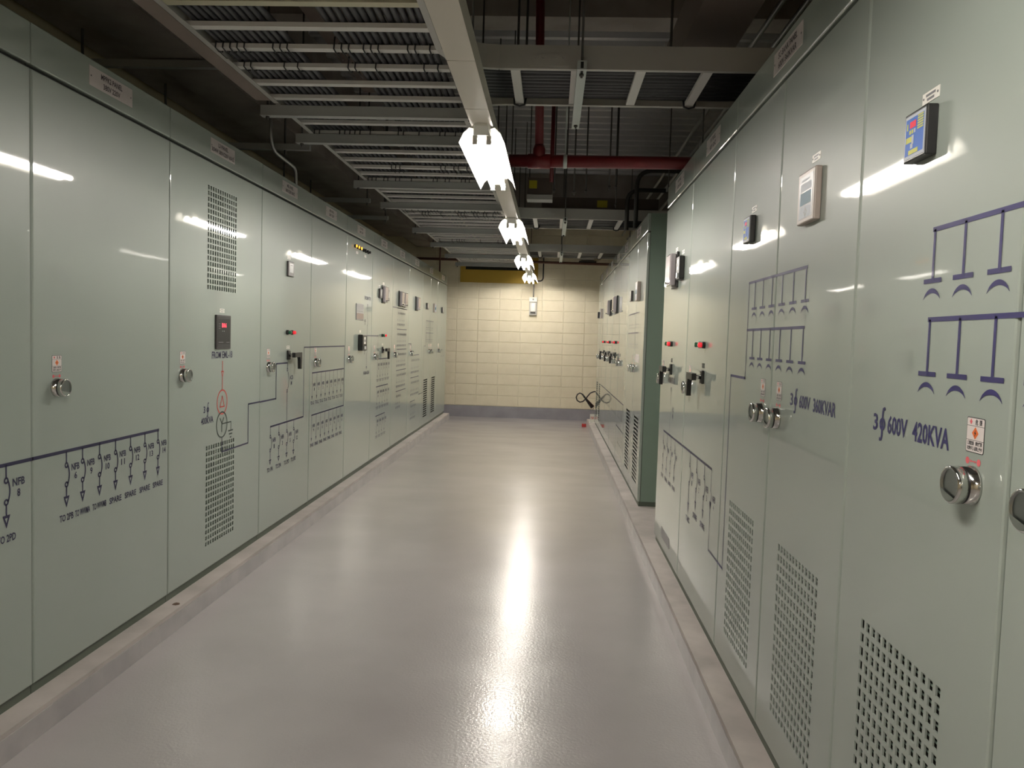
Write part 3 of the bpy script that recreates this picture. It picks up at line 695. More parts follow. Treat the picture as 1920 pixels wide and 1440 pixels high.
# ---- near right row
NV = ('navy', 'print_red')
c = Cab('R', 0.60, 1.965, 'nearest right cabinet, marked 600V 420KVA, with a blue touch screen', GR, [(1.285, 1.965, 1.39, (vlow(1.636),)), (0.60, 1.285, 1.18, (vlow(0.93),))])
c.meter(1.592, 1.690, 1.797, 1.895, 'hmi', 0.022); c.plate(1.628, 1.9085); c.meter(0.92, 1.02, 1.797, 1.895, 'lcd', 0.02)
for zb, zp, za in ((1.6505, 1.552, 1.516), (1.4765, 1.3715, 1.334)):
    c.ln((1.580, zb), (0.985, zb), w=0.0092)
    for yy in (1.576, 1.4625, 1.3475, 1.2235, 1.1085, 0.993): c.contact(yy, zb, zp, za)
c.word('3', 1.803, 1.2365, 0.036, w=0.024); c.word('∮', 1.767, 1.231, 0.046, w=0.030); c.word('600V', 1.693, 1.2365, 0.037, w=0.094); c.word('420KVA', 1.548, 1.2355, 0.038, w=0.148)
c.done(NV, ('navy',))
c = Cab('R', 1.965, 3.335, 'right double-door cabinet marked 600V 360KVAR, with beige framed controller', GR, [(2.655, 3.335, 2.755, (vlow(2.977),)), (1.965, 2.655, 2.562, (vlow(2.305),))], ('SC-BANK PANEL', '600V 360KVAR', 0.17, 0.17))
c.meter(2.25, 2.40, 1.772, 1.920, 'pfc', 0.02); c.plate(2.308, 1.943); c.meter(2.958, 3.056, 1.797, 1.894, 'hmi', 0.022); c.plate(2.985, 1.908)
for zb, zp, za in ((1.6485, 1.551, 1.516), (1.4735, 1.3705, 1.3345)):
    c.ln((3.010, zb), (2.340, zb), w=0.0092)
    for yy in (2.922, 2.812, 2.697, 2.580, 2.463, 2.347): c.contact(yy, zb, zp, za)
c.ln((3.008, 1.6485), (3.008, 1.293), w=0.006); c.ln((3.008, 1.293), (3.242, 1.293), w=0.010); c.ln((3.242, 1.293), (3.242, 0.497), w=0.006); c.ln((3.242, 0.497), (3.331, 0.497), w=0.009)
c.word('3', 2.425, 1.240, 0.036, w=0.026); c.word('∮', 2.386, 1.234, 0.046, w=0.032); c.word('600V', 2.302, 1.239, 0.036, w=0.098); c.word('360KVAR', 2.140, 1.238, 0.037, w=0.175)
c.done(NV, ('navy',))
c = Cab('R', 3.335, 4.32, 'right cabinet with larger lever handle and lamp pair beside the 360KVAR doors', GR, [(3.335, 4.32, 4.185)], ('HV PANEL', '600V 60HZ', 0.10, 0.12))
c.lamp(3.905, 1.412, 'green'); c.lamp(3.815, 1.412, 'red'); c.tags(3.83, 1.303); c.lever(3.825, 1.258)
c.ln((4.316, 0.861), (3.53, 0.861), w=0.0115); c.ln((3.53, 0.861), (3.53, 0.765), w=0.006); c.ln((3.53, 0.70), (3.53, 0.497), w=0.006); c.ln((3.53, 0.497), (3.339, 0.497), w=0.009)
c.ink.arc(c.X(3.53)-0.03, 0.7325-ZB, 0.045, -0.8, 0.8, 0.006, P); c.ink.tri(c.X(3.53), 0.715-ZB, 0.675-ZB, 0.02, P); c.word('NFB', 3.46, 0.725, 0.026, w=0.06); c.word('4', 3.46, 0.69, 0.024, w=0.014)
for yy, nb, tip in ((4.07, '1', 0.545), (3.88, '2', 0.60), (3.69, '3', 0.60)):
    c.feeder(yy, 0.861, 0.795, 0.700, 0.645 if tip > 0.58 else 0.60, tip, r=0.010, hw=0.020, bow=0.014); c.word('NFB', yy-0.075, 0.74, 0.028, w=0.062); c.word(nb, yy-0.075, 0.70, 0.026, w=0.015); c.word('SPARE' if nb > '1' else 'TO MCC', yy, tip-0.045, 0.028, w=0.11)
c.done(('navy_dark',))
c = Cab('R', 4.32, 5.28, 'right cabinet at the gap with the relay cluster high on its door', GR, [(4.32, 5.28, 5.175)], ('HV PANEL', '600V 60HZ', 0.10, 0.12))
c.meter(5.02, 5.12, 1.795, 1.892, 'lcd', 0.02); c.meter(4.70, 4.89, 1.745, 1.955, 'relay', 0.03); c.meter(4.50, 4.62, 1.778, 1.910, 'switch', 0.03); c.plate(5.05, 1.902); c.plate(4.80, 1.965); c.plate(4.56, 1.925)
c.lamp(4.92, 1.412, 'green'); c.lamp(4.83, 1.412, 'red'); c.tags(4.82, 1.303); c.lever(4.815, 1.258)
c.word('FROM TR-18', 4.80, 1.175, 0.036, w=0.25); c.ink.tri(c.X(4.80), 1.150-ZB, 1.115-ZB, 0.018, P); c.ln((4.80, 1.14), (4.80, 1.06), w=0.006); c.ink.arc(c.X(4.80)-0.04, 1.01-ZB, 0.065, -0.8, 0.8, 0.006, P); c.ln((4.80, 0.96), (4.80, 0.861), w=0.006); c.word('ACB', 4.70, 1.01, 0.028, w=0.07); c.word('M', 4.70, 0.97, 0.028, w=0.026)
c.ln((5.04, 0.861), (4.324, 0.861), w=0.0115)
for yy, nb in ((5.03, '1'), (4.87, '2'), (4.72, '3'), (4.565, '4')):
    c.feeder(yy, 0.861, 0.79, 0.705, 0.645, 0.606, r=0.010, hw=0.018, bow=0.013); c.word('NFB', yy-0.06, 0.75, 0.026, w=0.05); c.word('SPARE', yy, 0.565, 0.026, w=0.10)
b = MB(); b.box(c.X(4.96), c.X(4.63), -0.0015, 0, 0.205-ZB, 0.265-ZB); b.build('rating_plate', 'plate_grey', c.root)
c.done(('navy_dark',))

# ---- far right row
c = Cab('R', 6.33, 7.64, 'far right double-door cabinet facing the gap, two columns of louvre slots', GF, [(7.0, 7.64, 7.13, (), (louv(7.35, 0.33),)), (6.33, 7.0, 6.93, (), (louv(6.66, 0.35),))], ('SC PANEL', '380V 240KVAR', 0.10, 0.14), depth=1.1)
c.meter(7.28, 7.40, 1.79, 1.885, 'lcd', 0.02); c.meter(6.68, 6.83, 1.765, 1.925, 'pfc', 0.03)
for zb in (1.670, 1.497):
    c.ln((6.71, zb), (7.59, zb), w=0.0105)
    for q in range(6): c.contact(6.78+q*0.15, zb, zb-0.10, zb-0.14)
b = MB(); b.box(c.X(6.88), c.X(6.60), -0.001, 0, 1.245-ZB, 1.315-ZB); b.build('printed_notice', 'sticker_white', c.root)
c.done()
fr = [(7.64, 8.60, 'far right plain cabinet standing next to the louvred one', None), (8.60, 9.57, 'far right cabinet with lever handle, nearest of the three red-lamp doors', 9.06),
      (9.57, 10.46, 'far right cabinet with lever handle, middle of the three red-lamp doors', 9.98), (10.46, 11.38, 'far right cabinet with lever handle, farthest of the three red-lamp doors', 10.95)]
for ya, yb, lb, hy in fr:
    c = Cab('R', ya, yb, lb, GF, [(ya, yb, yb-0.09)], ('EP PANEL', '380V 220V', 0.10, 0.12), depth=1.1)
    if hy:
        c.lamp(hy+0.05, 1.407, 'green'); c.lamp(hy-0.05, 1.407, 'red'); c.lever(hy, 1.262); c.tags(hy, 1.31)
        if hy < 10.5: c.meter(hy-0.11, hy+0.09, 1.735, 1.935, 'relay', 0.03)
        c.ln((yb-0.05, 0.79), (ya+0.004, 0.79), w=0.010)
        for q in range(5): c.mini(ya+0.13+q*0.15, 0.79, 0.60)
    else:
        c.ln((yb-0.004, 0.79), (ya+0.2, 0.79), w=0.010); c.ln((yb-0.004, 0.515), (ya+0.06, 0.515), w=0.010)
        for q in range(5): c.mini(ya+0.25+q*0.14, 0.79, 0.60); c.mini(ya+0.15+q*0.14, 0.515, 0.33)
    c.done()
c = Cab('R', 11.38, 12.58, 'last cabinet of the far right row, beside the fire extinguisher', GF, [(11.38, 11.98, 11.90, (), (louv(11.68, 0.3),)), (11.98, 12.58, 12.07, (), (louv(12.28, 0.3),))], ('SC PANEL', '380V 240KVAR', 0.10, 0.14), depth=1.1)
c.meter(11.66, 11.78, 1.752, 1.892, 'pfc', 0.025); c.meter(12.33, 12.44, 1.77, 1.868, 'lcd', 0.025)
c.done()

# ------------------------------------------------------------------ overhead trays
TZ = 2.695                                  # underside of the ladder trays
def rail_mesh(pts, h=0.11, fl=0.028, side=1, t=0.004):
    """C-shaped side rail swept along pts (x,y); flanges to the given side"""
    mb = MB(); pr = [(0,0),(fl,0),(fl,t),(t,t),(t,h-t),(fl,h-t),(fl,h),(0,h)]; n = len(pr)
    pts = [Vector((p[0], p[1])) for p in pts]
    for k, p in enumerate(pts):
        d = (pts[min(k+1, len(pts)-1)] - pts[max(k-1, 0)]).normalized(); nr = Vector((-d.y, d.x))*side
        mb.v += [(p.x+nr.x*a, p.y+nr.y*a, c) for a, c in pr]
    for k in range(len(pts)-1):
        for i in range(n):
            j = (i+1) % n; mb.f.append((k*n+i, k*n+j, (k+1)*n+j, (k+1)*n+i)); mb.m.append(0); mb.sm.append(False)
    for k in (0, len(pts)-1):
        mb.f.append((k*n, k*n+1, k*n+2, k*n+3)); mb.m.append(0); mb.sm.append(False)
        mb.f.append((k*n, k*n+3, k*n+4, k*n+7)); mb.m.append(0); mb.sm.append(False)
        mb.f.append((k*n+4, k*n+5, k*n+6, k*n+7)); mb.m.append(0); mb.sm.append(False)
    return mb
XA, XB = -1.60, -0.53
tray = thing('ladder_tray', 'long grey ladder tray full of cables running above the left cabinets', 'cable tray', (0, 0, TZ))
rail_mesh([(XA, YF+0.3), (XA, 4.45)], side=-1).build('side_rail', 'tray_grey', tray)
rail_mesh([(XA, 4.47), (XA, 9.3)], side=-1).build('side_rail', 'tray_grey', tray)
rail_mesh([(XA, 9.32), (XA, YB-0.06)], side=-1).build('side_rail', 'tray_grey', tray)
b = MB(); b.add([(XA-0.002, YF+0.3, 0.0), (XA-0.085, YF+0.3, 0.0), (XA-0.085, 4.4, 0.0), (XA-0.002, 4.4, 0.0), (XA-0.002, YF+0.3, 0.11), (XA-0.085, YF+0.3, 0.11), (XA-0.085, 4.4, 0.11), (XA-0.002, 4.4, 0.11)],
      [(0,1,2,3),(7,6,5,4),(0,4,5,1),(1,5,6,2),(2,6,7,3)]); b.build('side_duct', 'duct_brown', tray)
R_ = 0.24
def corner(cx, cy, r, a0, a1, n=6): return [(cx+r*math.cos(a0+(a1-a0)*i/n), cy+r*math.sin(a0+(a1-a0)*i/n)) for i in range(n+1)]
BR = [(3.82, 4.42), (8.46, 9.22), (11.62, 12.45)]
ya = YF+0.3
for (n0, n1) in BR:
    rail_mesh([(XB, ya), (XB, n0-R_)] + corner(XB+R_, n0-R_, R_, PI, PI/2)[1:], side=1).build('side_rail', 'tray_grey', tray)
    ya = n1+R_
rail_mesh([(XB, ya), (XB, YB-0.06)], side=1).build('side_rail', 'tray_grey', tray)
rg = MB(); rg.box(XA+0.004, XB-0.004, -0.0225, 0.0225, 0.004, 0.024); RUNG = rg.mesh('rung', 'tray_rung')
rg2 = MB(); rg2.box(XA+0.004, XB-0.004, -0.0225, 0.0225, 0.004, 0.024); RUNGY = rg2.mesh('rung', 'tray_yellowed')
y = 3.13-0.25*20; rungs = []
while y < 13.9:
    place('rung', RUNGY if abs(y-3.13) < 0.01 else RUNG, tray, (0, y, 0)); rungs.append(y); y += 0.25
CG = 'dark cables lying in the long ladder tray'
xs = [XA+0.035+0.033*i for i in range(12)] + [-1.02+0.0335*i for i in range(14)]
tie = MB(); tie.tube([(0, -0.027, 0.055), (-0.003, -0.033, 0.0), (0.0, 0.0, -0.008), (0.003, 0.030, 0.0), (0.0, 0.040, 0.050)], 0.0035, 5)
tie.tube([(0.002, 0.0, -0.008), (0.014, 0.05, -0.020), (0.010, 0.075, -0.012)], 0.0025, 4)
TIE = tie.mesh('cable_tie', 'cable_black')
for i, x in enumerate(xs):
    r = 0.0128+0.002*random.random(); ph = random.random()*6; pts = []
    if i in (11, 12):
        y0_, y1_ = 5.6, 13.9
    else:
        y0_, y1_ = YF+0.35, 13.9
    y = y0_
    while y < y1_:
        pts.append((x+0.0008*math.sin(y*0.9+ph), y, TZ+0.024+r+0.001+0.004*math.sin(y*1.3+ph)**2)); y += 0.7
    pts.append((x, y1_, TZ+0.026+r))
    b = MB(); b.tube(pts, r, 7); o = b.build('cable', 'cable_dark'); tag(o, 'dark grey cable lying lengthwise in the long overhead ladder tray', 'cable', CG)
    for q, ry in enumerate(rungs):
        if ry > 3.2 and ((q % 6 == 4 and random.random() < 0.6) or (q % 9 == 5 and random.random() < 0.4)):
            place('cable_tie', TIE, o, (x, ry, TZ))
# cables fill the middle of the tray further on
for i, x in enumerate((-1.16, -1.12, -1.08)):
    b = MB(); pts = [(x-0.02, 5.7, TZ+0.32), (x-0.008, 6.3, TZ+0.12), (x, 6.9, TZ+0.042)] + [(x+0.004*math.sin(q), 7.4+q*0.7, TZ+0.040) for q in range(10)]
    b.tube(pts, 0.014, 7); tag(b.build('cable', 'cable_dark'), 'dark cable curving down into the middle of the long ladder tray', 'cable', 'cables curving into the tray')
# branch trays to the right
BN = ('nearest branch tray crossing over to the right cabinets, black cables in it', 'middle branch tray crossing to the far right row', 'farthest branch tray crossing to the right near the block wall')
for bi, (n0, n1) in enumerate(BR):
    t = thing('branch_tray', BN[bi], 'cable tray', (0, 0, TZ), 0, 'branch trays to the right')
    rail_mesh([(XB+R_, n0), (1.95, n0)], side=1).build('side_rail', 'tray_grey', t)
    rail_mesh(corner(XB+R_, n1+R_, R_, PI, 1.5*PI) + [(1.95, n1)], side=-1, h=0.11).build('side_rail', 'tray_grey', t)
    b = MB(); b.box(-0.14, 0.04, n0-0.006, n0-0.001, 0.012, 0.098)
    for q in (-0.115, -0.08, -0.02, 0.015): b.lathe([(0.010, 0), (0.010, 0.010)], (q, n0-0.006, 0.055), n=8)
    b.box(-0.078, -0.022, n0-0.011, n0-0.006, 0.043, 0.067); b.build('splice_plate', 'tray_grey', t)
    for q, xx in enumerate((-0.215, 0.075, 0.385, 0.70, 1.01, 1.32, 1.63)):
        b = MB(); b.box(xx-0.0225, xx+0.0225, n0+0.004, n1-0.004, 0.004, 0.024); b.build('rung', 'tray_rung', t)
        if q in (0, 3):
            b = MB(); b.tube([(xx-0.03, n1-0.035, 0.03), (xx-0.028, n1-0.04, -0.004), (xx, n1-0.03, -0.010), (xx+0.028, n1-0.035, -0.004), (xx+0.034, n1-0.04, 0.03)], 0.006, 5); b.build('cable_tie', 'cable_black', t)
    for q in range(11):
        yy = n0+0.05+(n1-n0-0.1)*q/10; r = 0.0215; pts = [(XB+0.02, yy, TZ+0.03+r)] + [(-0.2+0.35*a, yy+0.002*math.sin(a*1.7+q), TZ+0.026+r+0.004*math.sin(a+q)**2) for a in range(7)]
        b = MB(); b.tube(pts, r, 7); tag(b.build('black_cable', 'cable_black'), 'thick black cable lying in the %s branch tray' % ('nearest', 'middle', 'farthest')[bi], 'cable', 'black cables in the %s branch tray' % ('nearest', 'middle', 'farthest')[bi])
    # trapeze strut under the branch, running along the room
    h = thing('trapeze_hanger', 'pale slotted strut on threaded rods under the %s branch tray' % ('nearest', 'middle', 'farthest')[bi], 'hanger', (0.100+0.005*bi, n0, TZ), 0, 'trapeze hangers under the branch trays')
    b = MB(); b.box(-0.0215, 0.0215, -0.12, n1-n0+0.30, -0.041, -0.0005); b.rect(-0.0215, 0.0215, -0.041, -0.0005, -0.1205)
    b.build('strut', 'strut_white', h)
    b = MB(); b.rect(-0.007, 0.007, -0.036, -0.006, -0.1212); b.box(-0.006, 0.006, -0.10, -0.02, -0.0418, -0.041); b.build('slot', 'dark_gap', h)
    for yy in (-0.06, n1-n0+0.22):
        b = MB(); b.tube([(0, yy, -0.06), (0, yy, ZC-TZ+0.01)], 0.006, 6); b.lathe([(0.011, -0.052), (0.011, -0.0415)], (0, yy, 0), 'z', n=6); b.build('rod', 'rod_dark', h)
# struts under the long tray
for i, yy in enumerate((4.50, 5.12, 6.62, 7.66, 9.40, 10.82, 12.28, 13.62)):
    h = thing('tray_support', 'grey strut carrying the long ladder tray, %s from the camera' % ('first', 'second', 'third', 'fourth', 'fifth', 'sixth', 'seventh', 'eighth')[i], 'support', (0, yy, TZ), 0, 'struts under the long ladder tray')
    b = MB(); b.box(XA-0.09, XB+0.055, -0.0205, 0.0205, -0.056, -0.001); b.box(XA-0.09, XB+0.06, -0.027, 0.027, -0.060, -0.056); b.build('strut', 'strut_grey', h)
    for xx in (XA-0.055, XB+0.035):
        b = MB(); b.tube([(xx, 0, -0.08), (xx, 0, ZC-TZ+0.01)], 0.006, 6); b.lathe([(0.011, -0.071), (0.011, -0.060)], (xx, 0, 0), 'z', n=6); b.build('rod', 'rod_dark', h)

# ------------------------------------------------------------------ beams, ducts, pipes
b = MB(); b.box(XL, XR, 5.31, 5.55, 3.53, ZC+0.05); tag(b.build('cross_beam', 'beam_concrete'), 'dark beam crossing the ceiling behind the red riser pipe', 'beam')
b = MB(); b.box(XL, XR, 0.6, 0.9, 3.45, ZC+0.05); tag(b.build('cross_beam', 'beam_concrete'), 'dark ceiling beam right above the camera', 'beam')
b = MB(); b.box(XL, XR, 11.9, 12.2, 3.35, ZC+0.05); tag(b.build('cross_beam', 'beam_concrete'), 'dark ceiling beam closest to the block wall', 'beam')
b = MB(); b.box(-1.30, -1.02, YF+0.1, 5.3, 3.02, 3.22); b.box(-1.31, -1.01, 2.9, 2.95, 3.01, 3.23); tag(b.build('air_duct', 'duct_brown'), 'brown rectangular duct above the left ladder tray', 'duct')
d = thing('air_duct', 'brown rectangular duct at upper right ending in a pale flange', 'duct', (0.79, 0, 3.0))
b = MB(); b.box(-0.14, 0.14, YF+0.1, 5.0, 0.0, 0.24); b.build('duct_body', 'duct_brown', d)
b = MB(); b.box(-0.155, 0.155, 5.0, 5.12, -0.02, 0.26); b.build('flange', 'box_pale', d)
for xa, xb, za, lb in ((-2.42, -2.08, 2.98, 'lower dark concrete beam over the left cabinets'), (-2.95, -2.62, 3.15, 'higher dark concrete beam against the left wall')):
    b = MB(); b.box(xa, xb, YF+0.02, YB-0.05, za, ZC+0.02); tag(b.build('ceiling_beam', 'beam_concrete'), lb, 'beam')
# red sprinkler pipework
p = thing('sprinkler_pipe', 'red sprinkler pipe crossing above the right cabinets with a riser to the ceiling', 'pipe', (0, 5.0, 2.524))
b = MB(); b.tube([(-0.30, 0, 0), (2.12, 0, 0.012)], 0.0385, 14); b.build('main', 'pipe_red', p)
b = MB(); b.tube([(-0.112, 0, 0.0), (-0.146, 0, ZC-2.524+0.02)], 0.027, 12); b.lathe([(0.038, 0.0), (0.038, 0.075), (0.029, 0.10)], (-0.114, 0, 0), 'z', n=14); b.build('riser', 'pipe_red', p)
b = MB(); b.lathe([(0.045, -0.07), (0.045, 0.07)], (-0.112, 0, 0), 'x', n=14); b.build('tee', 'pipe_red', p)
b = MB(); b.lathe([(0.042, -0.012), (0.042, 0.012)], (0.05, 0, 0.0012), 'x', n=14); b.tube([(0.05, 0, 0.04), (0.05, 0, ZC-2.524+0.02)], 0.005, 6); b.build('clamp', 'strut_white', p)
p = thing('sprinkler_drop', 'thin red sprinkler drop behind the red main pipe', 'pipe', (-0.05, 7.9, 2.95))
b = MB(); b.tube([(0, 0, 0.02), (0, 0, ZC-2.95+0.02)], 0.020, 8); b.build('pipe', 'pipe_red', p)
# conduits
def conduit(pts, r, m, label, n=8, name='conduit', rad=0.12):
    out = [Vector(pts[0])]
    for a, c, e in zip(pts[:-2], pts[1:-1], pts[2:]):
        a, c, e = Vector(a), Vector(c), Vector(e); d0 = (a-c).normalized(); d1 = (e-c).normalized()
        q = min(rad, (a-c).length*0.45, (e-c).length*0.45); s0, s1 = c+d0*q, c+d1*q
        for i in range(6):
            t = i/5; out.append(s0*(1-t)**2 + c*2*t*(1-t) + s1*t*t)
    out.append(Vector(pts[-1])); b = MB(); b.tube(out, r, n)
    return tag(b.build(name, m), label, 'conduit')
conduit([(-1.85, 5.09, 2.95), (-1.85, 5.09, 2.59), (-1.85, 5.60, 2.57), (-1.85, 5.60, 2.43)], 0.012, 'conduit_steel', 'bent steel conduit dropping from the ladder tray onto a left cabinet')
conduit([(0.80, 8.0, 2.55), (0.80, 8.0, 3.12), (1.9, 8.0, 3.12)], 0.022, 'conduit_black', 'tall dark bent conduit above the gap in the right row', rad=0.16)
conduit([(0.725, 8.15, 2.55), (0.725, 8.15, 2.955), (1.9, 8.15, 2.955)], 0.022, 'conduit_black', 'lower dark bent conduit above the gap in the right row', rad=0.13)
for i in range(6):
    b = MB(); b.tube([(1.18+0.085*i, YF+0.2, 3.27-0.07*i), (1.18+0.085*i, YB-0.04, 3.27-0.07*i)], 0.016, 7)
    tag(b.build('conduit', 'conduit_steel'), 'straight steel conduit in the bundle high above the right cabinets', 'conduit', 'conduit bundle above the right row')
for i, yy in enumerate((3.3, 6.0, 7.7, 11.4)):
    h = thing('conduit_rack', 'strut rack holding the right conduit bundle, %s from the camera' % ('first', 'second', 'third', 'fourth')[i], 'hanger', (1.4, yy, 2.93), 0, 'conduit racks')
    b = MB(); b.box(-0.35, 0.40, -0.02, 0.02, -0.07, -0.03); b.build('strut', 'strut_grey', h)
    for xx in (-0.33, 0.38):
        b = MB(); b.tube([(xx, 0, -0.08), (xx, 0, ZC-2.93+0.02)], 0.006, 6); b.build('rod', 'rod_dark', h)
# free threaded rods
for i, (xx, yy, z0) in enumerate(((-0.26, 4.9, 2.86), (-0.21, 4.95, 2.86), (0.16, 7.2, 2.72), (0.50, 7.6, 2.85), (0.56, 7.6, 2.85), (0.62, 8.3, 2.80), (0.30, 8.1, 2.9), (-0.02, 8.1, 2.9), (0.62, 4.6, 3.0))):
    b = MB(); b.tube([(xx, yy, z0), (xx, yy, ZC+0.02)], 0.008, 6); b.lathe([(0.014, 0), (0.014, 0.014)], (xx, yy, z0+0.02), 'z', n=6)
    tag(b.build('threaded_rod', 'rod_dark'), 'dark threaded rod hanging from the metal deck right of the trunking', 'rod', 'threaded rods under the deck')
# left side hangers and struts above the cabinets
for i, (yy, zz) in enumerate(((4.6, 2.93), (5.6, 2.70), (8.1, 2.76), (9.0, 2.72))):
    h = thing('side_hanger', 'dark strut on rods above the left cabinets, %s from the camera' % ('first', 'second', 'third', 'fourth')[i], 'hanger', (-2.2, yy, zz), 0, 'dark struts above the left cabinets')
    b = MB(); b.box(-0.75, 0.45 if i < 2 else 0.30, -0.02, 0.02, 0.0, 0.042); b.build('strut', 'strut_grey', h)
    for xx in (-0.6, 0.27):
        b = MB(); b.tube([(xx, 0, -0.03), (xx, 0, ZC-zz+0.02)], 0.008, 6); b.build('rod', 'rod_dark', h)
b = MB(); b.tube([(-1.868, 13.0, 2.45), (-1.868, 13.0, ZC+0.02)], 0.012, 8); tag(b.build('hanging_rod', 'rod_rust'), 'rusty brown rod standing above the last left cabinet', 'rod')
b = MB(); b.tube([(XL, 13.86, 2.775), (1.6, 13.86, 2.745)], 0.022, 8); tag(b.build('wall_pipe', 'rod_rust'), 'brown pipe running across the top of the block wall', 'pipe')
# boxes above the trays
j = thing('junction_box', 'brown junction box with a yellow sticker above the middle branch tray', 'box', (-0.165, 8.1, 2.88))
b = MB(); b.bbox(-0.125, 0.125, 0, 0.18, 0.0, 0.17, 0.004); b.build('box_body', 'box_brown', j)
b = MB(); b.rect(-0.11, -0.03, 0.06, 0.14, -0.001); b.build('sticker', 'label_yellow', j)
b = MB(); b.box(-0.13, 0.13, -0.01, 0.18, -0.05, -0.001); b.build('bracket', 'box_pale', j)
for xx in (-0.11, 0.11):
    b = MB(); b.tube([(xx, 0.09, 0.16), (xx, 0.09, ZC-2.88+0.02)], 0.006, 6); b.build('rod', 'rod_dark', j)
j = thing('bus_duct', 'long dark bus duct with a yellow sticker just above the middle branch tray', 'duct', (0.9, 8.62, 2.84))
b = MB(); b.box(-1.05, 0.2, 0, 0.25, 0.0, 0.11); b.build('duct_body', 'box_brown', j)
b = MB(); b.rect(-0.455, -0.345, 0.01, 0.085, -0.001); b.build('sticker', 'label_yellow', j)
j = thing('wall_cabinet', 'small pale box high on the block wall above the far right row', 'box', (0.60, YB-0.01, 2.80))
b = MB(); b.box(-0.12, 0.10, -0.10, 0, 0.02, 0.14); b.build('box_body', 'box_pale', j)
b = MB(); b.box(-0.16, 0.14, -0.12, 0, -0.03, 0.0); b.build('bracket', 'rod_dark', j)

# ------------------------------------------------------------------ back wall fittings
f = thing('fire_stop_frame', 'yellow painted frame where the ladder tray enters the block wall', 'frame', (-0.95, YB-0.008, 2.42))
b = MB(); b.box(-0.69, 0.68, -0.03, 0, -0.035, 0.19); b.build('sill', 'yellow_paint', f)
b = MB(); b.box(-0.69, -0.60, -0.03, 0, 0.19, 0.50); b.build('jamb', 'yellow_paint', f)
b = MB(); b.box(0.55, 0.68, -0.03, 0, 0.19, 0.42); b.build('jamb', 'yellow_paint', f)
b = MB(); b.box(-0.60, 0.55, -0.012, 0, 0.19, 0.50); b.build('infill', 'dark_gap', f)
b = MB(); b.box(-0.069, 0.069, -0.045, 0, -0.04, 0.04); sw = thing('wall_switch_box', 'small white box on the block wall under the last lamp', 'box', (-0.338, YB-0.008, 2.112))
b.build('box_body', 'fixture_white', sw)
b = MB(); b.rect(-0.012, 0.012, -0.014, 0.014, -0.0456); b.build('socket', 'grey_plastic', sw)
e = thing('emergency_lamp', 'pale emergency lamp with clear cover on the block wall', 'lamp', (-0.338, YB-0.008, 1.835))
b = MB(); b.bbox(-0.066, 0.066, -0.05, 0, 0.0, 0.228, 0.008); b.build('housing', 'box_pale', e)
b = MB(); b.bbox(-0.048, 0.048, -0.085, -0.05, 0.055, 0.215, 0.02); b.build('cover', 'clear_cover', e)
b = MB(); b.box(-0.045, 0.045, -0.07, -0.05, 0.035, 0.052); b.build('test_panel', 'rubber_black', e)
conduit([(-0.338, YB-0.02, 2.15), (-0.338, YB-0.02, 2.42)], 0.010, 'conduit_steel', 'short thin conduit above the white wall box')
conduit([(-0.178, YB-0.03, 2.9), (-0.178, YB-0.03, 2.437), (-0.33, YB-0.03, 2.437)], 0.011, 'conduit_black', 'dark conduit hooking down the block wall beside the yellow frame', rad=0.07)

# ------------------------------------------------------------------ fire extinguisher at the end of the right row
x = thing('fire_extinguisher', 'red fire extinguisher with black looped hose behind the last right cabinet', 'extinguisher', (0.92, 13.15, 0.10))
b = MB(); b.lathe([(0.085, 0.0), (0.09, 0.02), (0.09, 0.42), (0.07, 0.48), (0.03, 0.51), (0.03, 0.55)], (0, 0, 0), 'z', n=22); b.build('cylinder', 'ext_red', x)
b = MB(); b.box(-0.02, 0.02, -0.02, 0.02, 0.55, 0.60); b.box(-0.12, 0.02, -0.012, 0.012, 0.60, 0.615); b.box(-0.10, 0.02, -0.012, 0.012, 0.575, 0.587); b.build('valve', 'rubber_black', x)
hp = [(-0.02, 0, 0.58), (-0.12, 0, 0.52)]
L_ = lambda X_, Z_: (X_-0.92, 0.0, Z_-0.10)
hp = [(0.0, 0.0, 0.57)] + [L_(*q) for q in ((0.80, 0.58), (0.735, 0.575), (0.68, 0.55), (0.64, 0.50), (0.605, 0.45), (0.56, 0.405), (0.51, 0.395), (0.465, 0.42), (0.447, 0.47), (0.465, 0.52), (0.505, 0.545), (0.545, 0.53))]
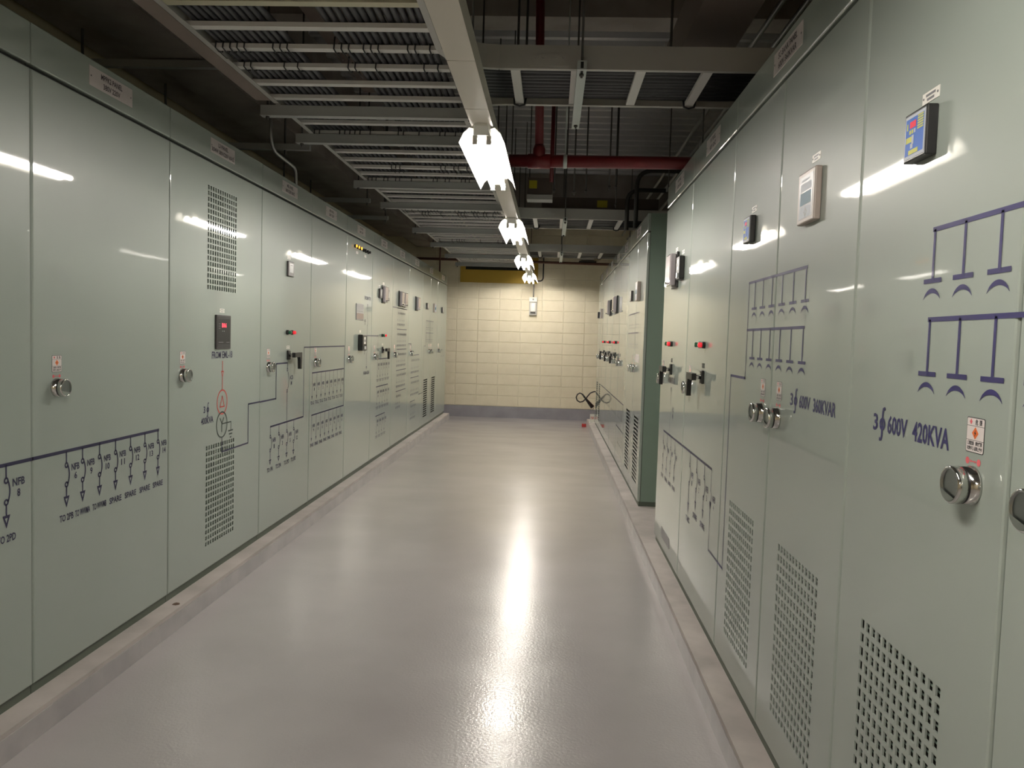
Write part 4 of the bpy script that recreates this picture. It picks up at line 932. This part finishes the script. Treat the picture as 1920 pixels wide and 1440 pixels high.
b = MB(); b.tube([(q[0], q[1]-0.02*(i > 6), q[2]) for i, q in enumerate(hp)], 0.0105, 8); b.build('hose', 'rubber_black', x)
b = MB(); b.tube([L_(0.545, 0.53)[:1]+(-0.02,)+L_(0.545, 0.53)[2:], (L_(0.60, 0.46)[0], -0.02, L_(0.60, 0.46)[2]), (L_(0.725, 0.315)[0], -0.02, L_(0.725, 0.315)[2])], 0.01, 12, radii=[0.013, 0.016, 0.036]); b.build('horn', 'rubber_black', x)
b = MB(); b.tube([L_(0.735, 0.33), L_(0.735, 0.20), L_(0.70, 0.19)], 0.005, 6); b.build('bracket', 'conduit_steel', x)
m = thing('marker_stand', 'small white placard with red lettering at the foot of the right plinth', 'sign', (0.70, 12.72, 0.10))
b = MB(); b.box(-0.035, 0.035, -0.004, 0.004, 0.0, 0.14, 0); b.text('滅火器', 0, 0.06, 0.035, -0.0045, 1, w=0.05); b.build('placard', ['tag_white', 'print_red'], m)
b = MB(); b.box(-0.045, 0.045, -0.03, 0.03, -0.0005, 0.006); b.build('foot', 'tag_white', m)
b = MB(); b.box(-0.035, 0.035, -0.05, 0.05, 0.0005, 0.05); b.box(-0.02, 0.02, -0.051, -0.05, 0.01, 0.04)
tag(b.build('red_box', 'ext_red', None, (0.585, 13.0, 0)), 'small red box lying on the floor beside the plinth end', 'box')

b = MB()
b.add([(-0.016,-0.012,0.0),(0.004,-0.016,0.0),(0.017,-0.004,0.0),(0.012,0.012,0.0),(-0.006,0.014,0.0),(-0.018,0.004,0.0),(-0.014,-0.010,0.003),(0.003,-0.013,0.005),(0.014,-0.003,0.003),(0.010,0.010,0.004),(-0.005,0.011,0.005),(-0.015,0.003,0.003)],
      [(0,1,7,6),(1,2,8,7),(2,3,9,8),(3,4,10,9),(4,5,11,10),(5,0,6,11),(6,7,8,9,10,11),(5,4,3,2,1,0)])
tag(b.build('debris_chip', 'debris_brown', None, (-1.745, 3.62, 0.1003)), 'tiny brown chip lying on the left concrete plinth', 'debris')
